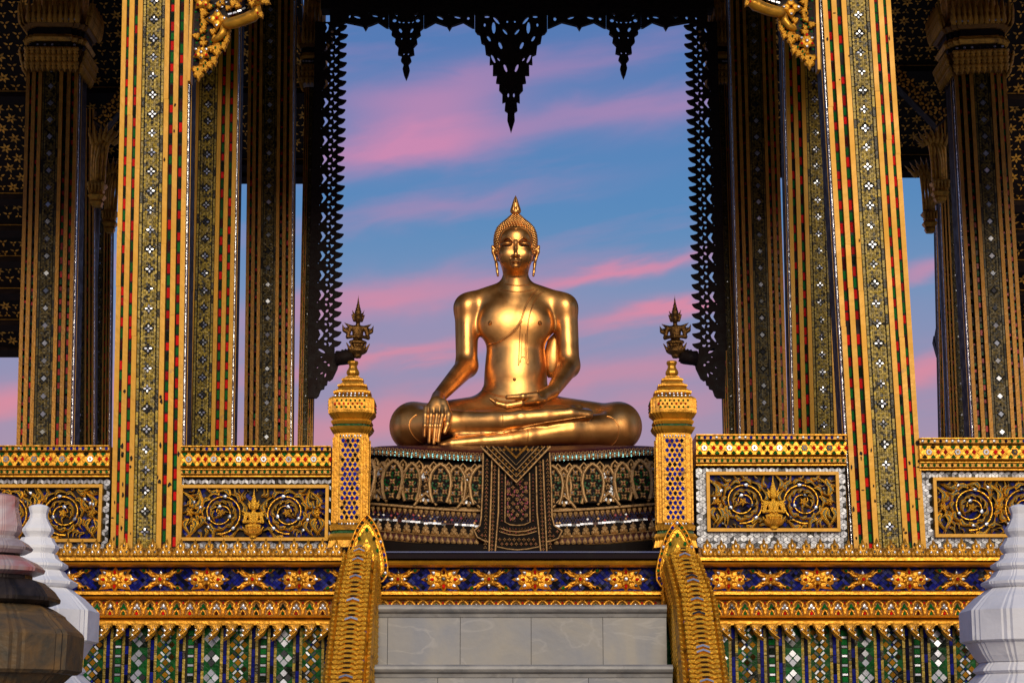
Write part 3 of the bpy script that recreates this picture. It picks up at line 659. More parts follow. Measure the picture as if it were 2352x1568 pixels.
# hanging leaf fringe
def make_fringe(sg):
    mb = MB(); o = [(-17, 3), (17, 3), (16, -5), (10, -9), (9, -15), (3, -22), (-5, -28), (-19, -34), (-13, -25), (-14, -15), (-10, -9), (-16, -5)]
    mb.dome([(sg * p[0] * u * .86, p[1] * u * 1.12) for p in o], .012, 0, c=(-2 * sg * u, -10 * u), k=.78)
    mb.ribbon([(sg * q[0] * u, q[1] * u) for q in ((11, -2), (6, -12), (-3, -22), (-16, -32))], [5 * u, 5 * u, 4 * u, 2 * u], .012, -.012)
    mb.ribbon([(sg * q[0] * u, q[1] * u) for q in ((-13, 0), (-6, -5), (-3, -12), (-9, -18))], [4 * u, 4 * u, 4 * u, 2 * u], .012, -.012)
    return mb.mesh('fringe_leaf', 'gold_carved')
FR = {1: make_fringe(1), -1: make_fringe(-1)}
for a, b, sg in ((100, 765, 1), (1665, 2330, -1)):
    px = a
    while px < b:
        q = ob('fringe_leaf', FR[sg], terr, (X(px, 1434, 0), .0, Z(1434)), (rnd.uniform(-.05, .05), rnd.uniform(-.03, .03), 0)); px += 36
        for gx, gz in ((-8, -13), (5, -11), (-9, -24)): gem('tear', 'mirror', q, sg * gx * u, -.016, gz * u, .019, .02, a=sg * .5)
# mosaic wall below: upright bands of coloured glass
MB().box(TX0, TX1, .070, .10, 0.4, Z(1432)).build('wall_ground', 'grout', terr)
yw = .066; zw0, zw1 = Z(1640), Z(1440); band_b = MB(); band_y = MB(); band_g = MB(); mir_rest = MB(); cnt = {'amber_tile': 0, 'mirror_tile': 0}
QUAD = [(-.5, -.5), (.5, -.5), (.5, .5), (-.5, .5)]
TRI_L = None
def wtile(kind, m, x, z, sx, sz, a=0.0):
    gem(kind, m, terr, x, yw + .004, z, sx, .012, a=a, sz=sz, name={'amber_glass': 'amber_tile', 'mirror': 'mirror_tile', 'green_glass': 'green_tile', 'blue_glass': 'blue_tile'}[m], tilt=.05)
def slab(mb, x, wd, hh):
    z = zw1
    while z > zw0 - .5:
        h2 = hh * rnd.uniform(.7, 1.25); t = rnd.uniform(-.05, .05)
        mb.add([(x - wd / 2, yw - wd * t, z - h2 * .94), (x + wd / 2, yw + wd * t, z - h2 * .94), (x + wd / 2, yw + wd * t, z), (x - wd / 2, yw - wd * t, z)], [(0, 1, 2, 3)]); z -= h2
def sidebands(x, wide=True):
    slab(band_b, x, 7 * u, 22 * u)
    for s in (-1, 1): slab(band_y, x + s * 7.6 * u, 6 * u, 20 * u)
for a, b in ((90, 790), (1640, 2360)):
    px = a - (a - 207) % 168.0; n0 = 0
    while px < b + 60:
        c1, c2, c3 = px, px + 58, px + 106
        for cpx, wd in ((c1, 48), (c3, 44)):                 # green ground behind the lattice and the mirror diamonds
            x = X(cpx, 1500); st = wd * u / 2
            for i in range(2):
                z = zw1
                while z > zw0 - .5:
                    band_g.add([(x + (i - 1) * st + .001, yw + .002, z - st * .96), (x + i * st - .001, yw + .002 + rnd.uniform(-.001, .001), z - st * .96), (x + i * st - .001, yw + .002, z), (x + (i - 1) * st + .001, yw + .002, z)], [(0, 1, 2, 3)]); z -= st
        x = X(c1, 1500); z = zw1 - 10 * u
        if a - 30 < c1 < b + 20:
            while z > Z(1590):                                # gold lattice: amber squares on point, mirror bars, blue knots
                for sx, sz in ((-14, 0), (14, 0), (0, -13)): wtile('diamond', 'amber_glass', x + sx * u, z + sz * u, 16.5 * u, 16.5 * u)
                for s in (-1, 1):
                    for s2 in (-1, 1): wtile('square', 'mirror', x + s * 7.2 * u, z + s2 * 7.2 * u, 13 * u, 5.2 * u, a=s * s2 * math.pi / 4)
                wtile('diamond', 'blue_glass', x, z, 6.5 * u, 6.5 * u); z -= 27.5 * u
        x = X(c2, 1500); z = zw1 - 4 * u; k = 0
        if a - 30 < c2 < b + 20:
            while z > Z(1590):                                # ladder of mirror and green
                wtile('square', 'mirror' if k % 2 else 'green_glass', x, z - (3 if k % 2 else 7) * u, 14 * u, (5.5 if k % 2 else 13) * u); z -= (7 if k % 2 else 14) * u; k += 1
        x = X(c3, 1500); z = zw1 - 24 * u
        if a - 30 < c3 < b + 20:
            while z > Z(1600):                                # mirror diamonds of four with a green heart
                for sx, sz in ((-10, 0), (10, 0), (0, -10.5), (0, 10.5)): wtile('diamond', 'mirror', x + sx * u, z + sz * u, 20 * u, 21 * u)
                wtile('square', 'green_glass', x, z, 7 * u, 7 * u); z -= 44 * u
        for q in (px + 35, px + 78, px + 137): sidebands(X(q, 1500))
        px += 168.0
band_b.build('blue_strip', 'blue_mass', terr, kind='stuff'); band_y.build('yellow_strip', 'yellow_mass', terr, kind='stuff'); band_g.build('green_strip', 'green_mass', terr, kind='stuff')
# leaf cresting along the terrace edge
def make_crest():
    mb = MB()
    mb.dome(xf(LOBED, 42 * u, 0, (0, 0), 31 * u), .012, 0, c=(0, 13 * u), k=.75); 
    for s in (-1, 1): mb.dome(xf(LEAF, 22 * u, -s * .55, (s * 3 * u, 1 * u), 14 * u), .009, -.008)
    mb.dome(xf(LEAF, 18 * u, 0, (18 * u, 0), 15 * u), .012); mb.dome(xf(LEAF, 24 * u, 0, (0, 15 * u), 12 * u), .009, -.008)
    return mb.mesh('crest_leaf', 'gold_carved')
CREST = make_crest()
for a, b in ((90, 775), (1625, 2345)):
    px = a
    while px < b:
        q = ob('crest_leaf', CREST, terr, (X(px, 1276, -.005), -.005, Z(1278)), (rnd.uniform(-.08, .02), 0, 0), (1, 1, rnd.uniform(.94, 1.06)))
        for gx, gz in ((-7, 10), (7, 10), (0, 24)): gem('tear', 'mirror', q, gx * u, -.016, gz * u, .015)
        px += 32.5
    bar(X(a - 20, 1276), X(b + 10, 1276), [(.10, Z(1280)), (.0, Z(1280)), (.0, Z(1258)), (.10, Z(1258))], 'crest_ground', 'gold_groove', terr)
# ------------------------------------------------------------------ marble stair
stair = thing('marble_stair', 'grey marble stair with rounded nosings between the two golden serpent balustrades', 'stair', (X(1196, 1390), 0, 0))
sxo = stair.location.x; RZ = .300; TD = .21; z0 = Z(1388, -TD)
joints = [[862, 890, 1057, 1220, 1385, 1534], [856, 1006, 1178, 1351, 1556]]
for k in range(8):
    yf = -TD * (k + 1); zt = z0 - RZ * k
    if zt < .05: break
    xa, xb = X(864 - 3 * k, 1400, yf) - sxo, X(1531 + 12 * k, 1400, yf) - sxo
    t = .045
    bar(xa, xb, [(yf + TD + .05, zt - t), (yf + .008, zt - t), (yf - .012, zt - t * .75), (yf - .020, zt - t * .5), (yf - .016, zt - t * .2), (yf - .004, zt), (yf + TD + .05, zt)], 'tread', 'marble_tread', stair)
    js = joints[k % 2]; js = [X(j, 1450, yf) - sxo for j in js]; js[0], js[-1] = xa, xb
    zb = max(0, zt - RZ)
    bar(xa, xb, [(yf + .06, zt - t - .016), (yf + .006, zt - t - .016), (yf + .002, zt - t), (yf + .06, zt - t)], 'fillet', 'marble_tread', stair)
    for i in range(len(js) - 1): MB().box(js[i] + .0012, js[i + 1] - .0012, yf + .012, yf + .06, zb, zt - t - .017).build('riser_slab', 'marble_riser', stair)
    MB().box(xa, xb, yf + .061, yf + TD + .06, zb, zt - t - .002).build('fill', 'grout', stair)
# ------------------------------------------------------------------ mosaic columns
def make_lattice(H, hw, s, mname, name, parent, y, keep=None, k=1.0):
    """net of little glass petals; keep(x,z) tells where"""
    mb = MB(); nx = int(hw / s); nz_ = int(H / s)
    for j in range(nz_):
        for i in range(-nx, nx + 1):
            x, z = i * s, (j + .5) * s
            if (i + j) % 2 == 0:
                if abs(x) < hw - s * .3 and not (keep and not keep(x, z)):
                    d = s * .36; mb.add([(x - d, y, z), (x, y - .0005, z - d), (x + d, y, z), (x, y + .0005, z + d)], [(0, 1, 2, 3)])
                continue
            if abs(x) > hw - s * .3 or (keep and not keep(x, z)): continue
            hz = (i % 2 == 0); a, b = s * .84 * k, s * .58 * k
            if not hz: a, b = b, a
            t1, t2 = rnd.uniform(-.12, .12), rnd.uniform(-.12, .12)
            o = [(x - a, z), (x - a * .45, z - b), (x + a * .45, z - b), (x + a, z), (x + a * .45, z + b), (x - a * .45, z + b)]
            mb.add([(min(max(p[0], -hw), hw), y + (p[0] - x) * t1 + (p[1] - z) * t2, p[1]) for p in o], [(0, 1, 2, 3, 4, 5)])
    return mb.build(name, mname, parent, kind='stuff')
def column(name, label, cb, ct, Y, W, ytop, detail=2, gold='gold_paint', side=0, group=None, pit=.107, zbase=None, fl_off=0.0):
    """upright redented column: cb, ct = measured foot and head centre of its mosaic band; side = which flank carries the mirror edge"""
    b = P(cb[0], cb[1], Y); t = P(ct[0], ct[1], Y); zb = ZT if zbase is None else zbase
    sl = (t.x - b.x) / (t.z - b.z); foot = Vector((b.x + sl * (zb - b.z), Y, zb)); zt = Z(ytop, Y); H = (zt - zb) / math.cos(math.atan(sl))
    c = thing(name, label, 'column', foot, (0, math.atan(sl), 0), group); q = W / 1100.0
    core = MB(); D = 550 * q
    core.box(-262 * q, 262 * q, 0, 2 * D, 0, H); core.box(-415 * q, 415 * q, .05 * W, 2 * D - .05 * W, 0, H); core.box(-545 * q, 545 * q, .10 * W, 2 * D - .10 * W, 0, H); core.build('core', 'lacquer', c)
    e = .012 * W / .36
    for s in (-1, 1):
        for x0, x1, yy in ((185, 261, 0.0), (333, 414, .05 * W), (475, 551, .10 * W)):
            z = 0; segs = 1 if detail < 2 else 3
            cuts = sorted([0, H] + [rnd.uniform(.25, .75) * H for _ in range(segs - 1)])
            for z0_, z1_ in zip(cuts, cuts[1:]):
                xa, xb = sorted((s * x0 * q, s * x1 * q)); j = rnd.uniform(-.0015, .0015) if detail > 1 else 0
                MB().box(xa + j, xb + j, yy - e + abs(j), yy + .01, z0_ + (.001 if z0_ else 0), z1_).build('gold_strip', gold, c)
    hb = 180 * q
    MB().box(-hb, hb, -.0015, .004, 0, H).build('mosaic_ground', 'grout', c)
    # red and green glass runs
    if detail == 2:
        cols = ('red_glass', 'green_glass')
        for x, yy in ((-297, .05 * W), (297, .05 * W), (-445, .10 * W), (445, .10 * W)):
            z = rnd.uniform(0, .03); k = rnd.randrange(2)
            while z < H - .05:
                hh = .060 * rnd.uniform(.80, 1.15)
                if rnd.random() > .02: gem('square', cols[k % 2], c, x * q, yy + .003, z + hh / 2, 60 * q, .012, sz=hh * .95, name='glass_tile', tilt=.04)
                k += 1 if rnd.random() > .07 else 2; z += hh
    else:
        for ci, m in enumerate(('redgreen_r', 'green_mass')):
            mb = MB()
            for x, yy in ((-294, .05 * W), (294, .05 * W), (-449, .10 * W), (449, .10 * W)):
                z = 0; k = 0
                while z < H - .05:
                    hh = .05 * rnd.uniform(.85, 1.1)
                    if k % 2 == ci: mb.add([((x - 23) * q, yy - .003, z), ((x + 23) * q, yy - .003, z), ((x + 23) * q, yy - .003, z + hh * .95), ((x - 23) * q, yy - .003, z + hh * .95)], [(0, 1, 2, 3)])
                    k += 1; z += hh
            mb.build('glass_run', m, c, kind='stuff')
    # border tiles, flower-of-four mirrors, yellow net
    s = .0112 * W / .36; ym = 'yellow_mass' if detail == 2 else 'yellow_shaded'
    bt = MB()
    for sx in (-1, 1):
        z = 0
        while z < H - .05:
            hh = .055 * W / .36 * rnd.uniform(.7, 1.3); t_ = rnd.uniform(-.08, .08); x0, x1 = sorted((sx * 137 * q, sx * 174 * q))
            bt.add([(x0, -.005, z), (x1, -.005 + t_ * .01, z), (x1, -.005, z + hh * .93), (x0, -.005 - t_ * .01, z + hh * .93)], [(0, 1, 2, 3)]); z += hh
    bt.build('border_tile', ym, c, kind='stuff')
    cen = []; z = pit * (.3 + fl_off); r = .0125 * W / .36
    while z < H - pit * .4: cen.append(z); z += pit
    for zc in cen:
        if detail == 2:
            for dx, dz in ((r, 0), (-r, 0), (0, r), (0, -r)):
                gem('petal', 'mirror', c, dx * 1.02, -.002, zc + dz * 1.02, r * 1.75, .010, a=0 if dz else math.pi / 2, sz=r * 1.55, name='mirror_tile', tilt=.10)
        else:
            gem('diamond', 'mirror_shaded', c, 0, -.002, zc, r * 3.6, .010, sz=r * 3.6, name='mirror_tile', tilt=.12)
    if detail: make_lattice(H, 131 * q, s, ym, 'yellow_tile', c, -.005, keep=lambda x, z: all(abs(x) + abs(z - zc) > r * 2.15 for zc in cen[int(z / pit):int(z / pit) + 1] + cen[max(0, int(z / pit) - 1):int(z / pit)]))
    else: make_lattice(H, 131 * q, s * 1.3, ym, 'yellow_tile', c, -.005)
    if detail == 2 and Y < 1:                       # bare patches where the gilding has gone
        for i in range(26):
            s0 = rnd.choice((-1, 1)); x0, x1, yy = rnd.choice(((185, 261, 0.0), (333, 414, .05 * W), (475, 551, .10 * W))); zc = rnd.uniform(.04, .62) if i < 20 else rnd.uniform(.6, H * .9)
            hh = rnd.uniform(.004, .022); xa = rnd.uniform(x0, x0 + 30); xb = min(x1, xa + rnd.uniform(20, 76)); n_ = 9
            o = [(s0 * (xa + xb) / 2 * q + (xb - xa) / 2 * q * math.cos(t) * rnd.uniform(.55, 1.0), zc + hh * math.sin(t) * rnd.uniform(.4, 1.0)) for t in [2 * math.pi * k / n_ for k in range(n_)]]
            MB().prism(o, yy - e - .0022, yy - e + .001).build('bare_patch', 'lacquer', c)
    # thin mirror edges along the flanks
    for sd in ((-1, 1) if side == 2 else (side,)):
        if sd:
            MB().box(*sorted((sd * 556 * q, sd * 566 * q)), .16 * W, .23 * W, 0, H).build('mirror_edge', 'mirror_edge', c)
            MB().box(*sorted((sd * 566 * q, sd * 576 * q)), .33 * W, .36 * W, 0, H).build('edge_bead', 'gold_paint', c)
    return c, H
mc = 'mosaic columns of the pavilion'
column('mosaic_column', 'foremost gold striped mosaic column left of the Buddha, with red and green glass', (332, 1250), (355, 0), .10, .362, -150, side=1, group=mc)
column('mosaic_column', 'foremost gold striped mosaic column right of the Buddha, with red and green glass', (2046, 1250), (1969, 0), .10, .372, -150, side=-1, group=mc, fl_off=.25)
column('mosaic_column', 'gold striped mosaic column half hidden behind the foremost left column', (462, 1020), (481, 120), 1.6, .345, -160, gold='gold_paint', side=1, group=mc, fl_off=.1)
column('mosaic_column', 'gold striped mosaic column half hidden behind the foremost right column', (1893, 990), (1868, 120), 1.6, .345, -160, gold='gold_paint', side=-1, group=mc, fl_off=.4)
column('shaded_column', 'dark shaded mosaic column at the left edge of the carved opening', (612, 1020), (622, 0), 3.2, .315, -150, 1, 'gold_shaded', 1, group=mc, pit=.118)
column('shaded_column', 'dark shaded mosaic column at the right edge of the carved opening', (1757, 990), (1729, 0), 3.2, .320, -150, 1, 'gold_shaded', -1, group=mc, pit=.118)
column('slim_column', 'slim shaded column with gilt capital beside the left carved fringe', (700, 1020), (716, 200), 3.62, .105, 200, 0, 'gold_shaded', 0, group=mc, pit=.118)
column('slim_column', 'slim shaded column with gilt capital beside the right carved fringe', (1681, 990), (1657, 190), 3.62, .11, 195, 0, 'gold_shaded', 0, group=mc, pit=.118)
column('shaded_column', 'thick shaded column with tall lotus capital at the far left', (97, 1020), (118, 160), 3.4, .37, 140, 1, 'gold_shaded', 1, group=mc, pit=.125)
column('shaded_column', 'thick shaded column with tall lotus capital at the far right', (2302, 1000), (2253, 160), 3.4, .37, 140, 1, 'gold_shaded', -1, group=mc, pit=.125)
column('slim_column', 'slim shaded column just behind the thick far left column', (184, 1020), (186, 520), 4.6, .19, 250, 0, 'gold_shaded', 1, group=mc, pit=.12)
column('slim_column', 'slim shaded column behind the far left pair, nearest the sky gap', (225, 1020), (231, 520), 5.2, .16, 400, 0, 'gold_shaded', 1, group=mc, pit=.12)
column('slim_column', 'slim shaded column just inside the thick far right column', (2211, 1000), (2190, 520), 4.6, .17, 250, 0, 'gold_shaded', -1, group=mc, pit=.12)
column('slim_column', 'slim shaded column beside the sky gap on the right', (2183, 1000), (2172, 520), 5.2, .14, 400, 0, 'gold_shaded', -1, group=mc, pit=.12)
# ------------------------------------------------------------------ capitals
RED = [(-.62, -1), (.62, -1), (.62, -.9), (.78, -.9), (.78, -.78), (.9, -.78), (.9, -.62), (1, -.62), (1, .62), (.9, .62), (.9, .78), (.78, .78), (.78, .9), (.62, .9), (.62, 1), (-.62, 1), (-.62, .9), (-.78, .9), (-.78, .78), (-.9, .78), (-.9, .62), (-1, .62), (-1, -.62), (-.9, -.62), (-.9, -.78), (-.78, -.78), (-.78, -.9), (-.62, -.9)]
leaf_u = MB().dome(xf(LOBED, 1, 0, (0, 0), .8), .22, 0, c=(0, .35)).mesh('leaf', 'gold_cap')
leaf_d = MB().dome(xf(LOBED, 1, 0, (0, 0), .95), .20, 0, c=(0, .35)).mesh('leaf', 'gold_cap')
def capital(label, cx, ys, Y, hw, group, lean=0.0):
    """lotus capital: flaring leaf collar, two dark necks with gilt rings, crown of leaves, fluted flare above; ys = measured heights from foot to head"""
    z = [Z(y, Y) for y in ys]; b = P(cx, ys[0], Y); c = thing('lotus_capital', label, 'capital', (b.x, Y + hw, z[0]), (0, lean, 0), group); zz = [q - z[0] for q in z]; r = hw
    MB().lathe([(r * .96, zz[0]), (r * 1.02, zz[0] + .02), (r * 1.22, zz[1] - .02), (r * 1.24, zz[1])], RED).build('collar', 'gold_groove', c)
    MB().lathe([(r * 1.08, zz[1] + .001), (r * 1.10, zz[2])], RED).build('neck', 'lacquer', c)
    MB().lathe([(r * 1.18, zz[2] + .001), (r * 1.26, (zz[2] + zz[3]) / 2), (r * 1.18, zz[3])], RED).build('ring', 'gold_cap', c)
    MB().lathe([(r * 1.10, zz[3] + .001), (r * 1.12, zz[4])], RED).build('neck', 'lacquer', c)
    MB().lathe([(r * 1.20, zz[4] + .001), (r * 1.32, zz[4] + .03), (r * 1.22, zz[5])], RED).build('ring', 'gold_groove', c)
    MB().lathe([(r * 1.02, zz[5] + .001), (r * 1.00, zz[6])], [(math.cos(a) * (1 + .05 * math.cos(12 * a)), math.sin(a) * (1 + .05 * math.cos(12 * a))) for a in [2 * math.pi * k / 72 for k in range(72)]]).build('flute', 'gold_cap', c)
    hC = zz[1] - zz[0]; hT = (zz[6] - zz[5]) * .9
    for face in range(4):
        an = face * math.pi / 2; ca, sa = math.cos(an), math.sin(an)
        if face == 2: continue
        nl = 10 if r > .1 else 6
        for k in range(nl):
            x = (-1 + 2 * (k + .5) / nl) * r * 1.05
            for (yy, zb_, hh, fl, me) in ((r * 1.27, zz[1] - .002, hC * .48, -1, leaf_d), (r * 1.21, zz[1] - hC * .32, hC * .48, -1, leaf_d), (r * 1.13, zz[1] - hC * .64, hC * .52, -1, leaf_d), (r * 1.30, zz[4] + .02, hT * .55, 1, leaf_u), (r * 1.20, zz[5] - .01, hT * (.62 if k % 2 else .5), 1, leaf_u)):
                ob('leaf', me, c, (x * ca + yy * sa, x * sa - yy * ca, zb_), (0.14 * fl, 0 if fl > 0 else math.pi, an) if fl > 0 else (-.16, math.pi, an), (3.0 * r / nl, .10, hh))
        if face == 0:
            for k in range(8): gem('round', 'mirror', c, (-1 + 2 * (k + .5) / 8) * r, -r * 1.36, zz[4] + .05, .022)
            for k in range(7): gem('round', 'mirror', c, (-1 + 2 * (k + .5) / 7) * r, -r * 1.12, (zz[1] + zz[2]) / 2, .018)
cg = 'lotus capitals of the shaded columns'
capital('gilded lotus capital topping the thick far left column', 119, (160, 112, 98, 82, 66, 52, -60), 3.36, .185, cg, .012)
capital('gilded lotus capital topping the thick far right column', 2253, (165, 118, 104, 86, 70, 54, -60), 3.36, .190, cg, -.04)
capital('small lotus capital on the slim column by the left fringe', 717, (190, 148, 136, 122, 110, 98, -40), 3.6, .078, cg)
capital('small lotus capital on the slim column by the right fringe', 1655, (190, 148, 136, 120, 108, 96, -40), 3.6, .078, cg)
# flame-leaf bracket capitals at the back
def bracket(label, x, ytop, ybot, Y, sgn, wpx):
    b = P(x, ybot, Y); s = (Z(ytop, Y) - b.z); wv = wpx / 380.0; c = thing('bracket_capital', label, 'capital', b, (0, 0, 0), 'flame-leaf bracket capitals')
    for i in range(5):                                           # ribs sweeping up and outwards
        o = (i - 2) * wv * .16; pts = [(o * .8, -.02 * (2 - abs(i - 2)), s * .30), (o * .9, -.03 * (2 - abs(i - 2)), s * .55), (o + sgn * wv * .10, -.05, s * .75), (o + sgn * wv * (.30 + .05 * i), -.09, s * .93)]
        MB().tube(pts, [wv * .10, wv * .09, wv * .10, wv * .06], 6).build('rib', 'gold_cap', c, smooth=True)
    for k in range(7):
        ob('leaf', leaf_u, c, (sgn * wv * .3 + (k - 3) * wv * .15, -.10, s * (.80 - .02 * abs(k - 3))), (.1, (k - 3) * .18 + sgn * .25, 0), (wv * .3, .10, s * .24))
    for zz_, ww in ((.27, .62), (.20, .45), (.13, .55), (.05, .40)):
        MB().lathe([(wv * ww * .5, s * (zz_ - .05)), (wv * ww * .72, s * zz_), (wv * ww * .5, s * (zz_ + .045))], RED).build('ring', 'gold_cap', c)
    for k in range(5): ob('leaf', leaf_d, c, ((k - 2) * wv * .16, -wv * .38, s * .30), (-.15, math.pi, 0), (wv * .22, .10, s * .16))
bracket('flame-leaf bracket capital on the round column behind the far left column', 222, 297, 475, 4.40, 1, 62)
bracket('flame-leaf bracket capital beside the sky gap on the left', 252, 372, 535, 4.95, 1, 54)
bracket('flame-leaf bracket capital on the round column behind the far right column', 2160, 305, 465, 4.40, -1, 62)
bracket('flame-leaf bracket capital beside the sky gap on the right', 2136, 375, 535, 4.95, -1, 54)
rc = 'round marble columns at the back'
def round_col(label, x, ytop, Y, r):
    b = P(x, ytop, Y); c = thing('round_column', label, 'column', (b.x, Y, ZT), (0, 0, 0), rc); H = b.z - ZT
    MB().lathe([(r * 1.15, 0), (r * 1.15, .1), (r, .12), (r * .94, H)], circ(1, 20)).build('shaft', 'marble_shaft', c, smooth=True)
    MB().lathe([(r * 1.3, H - .05), (r * 1.3, H)], circ(1, 20)).build('collar', 'gold_cap', c)
round_col('mottled round column below the left flame-leaf bracket', 219, 465, 5.0, .045); round_col('mottled round column below the right flame-leaf bracket', 2162, 455, 5.0, .045)
# ------------------------------------------------------------------ praying figure used in relief and on the finials
def deity_mesh(m, horns=True):
    f = Field((-.46, -.26, -.04), (.46, .22, 1.42), .016)
    f.ell((0, 0, .14), (.24, .12, .12), .04); f.ell((0, -.03, .29), (.22, .11, .06), .03)
    f.ell((0, 0, .50), (.135, .085, .16), .05); f.ell((0, 0, .37), (.10, .08, .1), .05); f.cap((-.16, 0, .60), (.16, 0, .60), .055, .055, .04)
    for s in (-1, 1):
        f.chain([(s * .19, 0, .585), (s * .245, -.02, .40)], [.055, .045], .02); f.chain([(s * .245, -.02, .40), (s * .035, -.13, .40)], [.045, .032], .02)
        f.cap((s * .19, 0, .62), (s * .33, 0, .70), .045, .006, .02)
        f.cap((s * .20, 0, .56), (s * .31, 0, .60), .035, .006, .02)
        f.cap((s * .09, .0, .76), (s * .17, .0, .90), .035, .006, .02); f.cap((s * .09, .0, .86), (s * .15, .0, .99), .03, .005, .02)
        if horns: f.chain([(s * .24, 0, .50), (s * .33, 0, .54), (s * .38, 0, .68)], [.05, .04, .004], .015)
        for q in range(3): f.cap((s * (.06 + .07 * q), -.09 + .02 * q, .14), (s * (.10 + .09 * q), -.10 + .02 * q, .25 + .01 * q), .035, .012, .01)
    f.cap((0, -.15, .38), (0, -.13, .53), .032, .018, .015)
    f.cap((0, 0, .60), (0, -.01, .74), .05, .05, .02); f.ell((0, -.03, .80), (.083, .09, .105), .02); f.cap((0, -.12, .80), (0, -.125, .78), .012, .014, .01)
    f.cap((-.10, 0, .875), (.10, 0, .875), .03, .03, .015)
    f.chain([(0, 0, .90), (0, 0, .99), (0, 0, 1.08), (0, 0, 1.20), (0, 0, 1.34)], [.085, .06, .035, .016, .003], .01)
    for z, r in ((.955, .078), (1.02, .058), (1.075, .044)): f.cap((-.005, 0, z), (.005, 0, z), r, r, .008, fl=(1, 1, 3.2))
    f.cap((0, 0, .03), (0, 0, .1), .10, .16, .03)
    return np_mesh('figure', [f.surface()], m)
DEITY = deity_mesh('gold_scale', False)
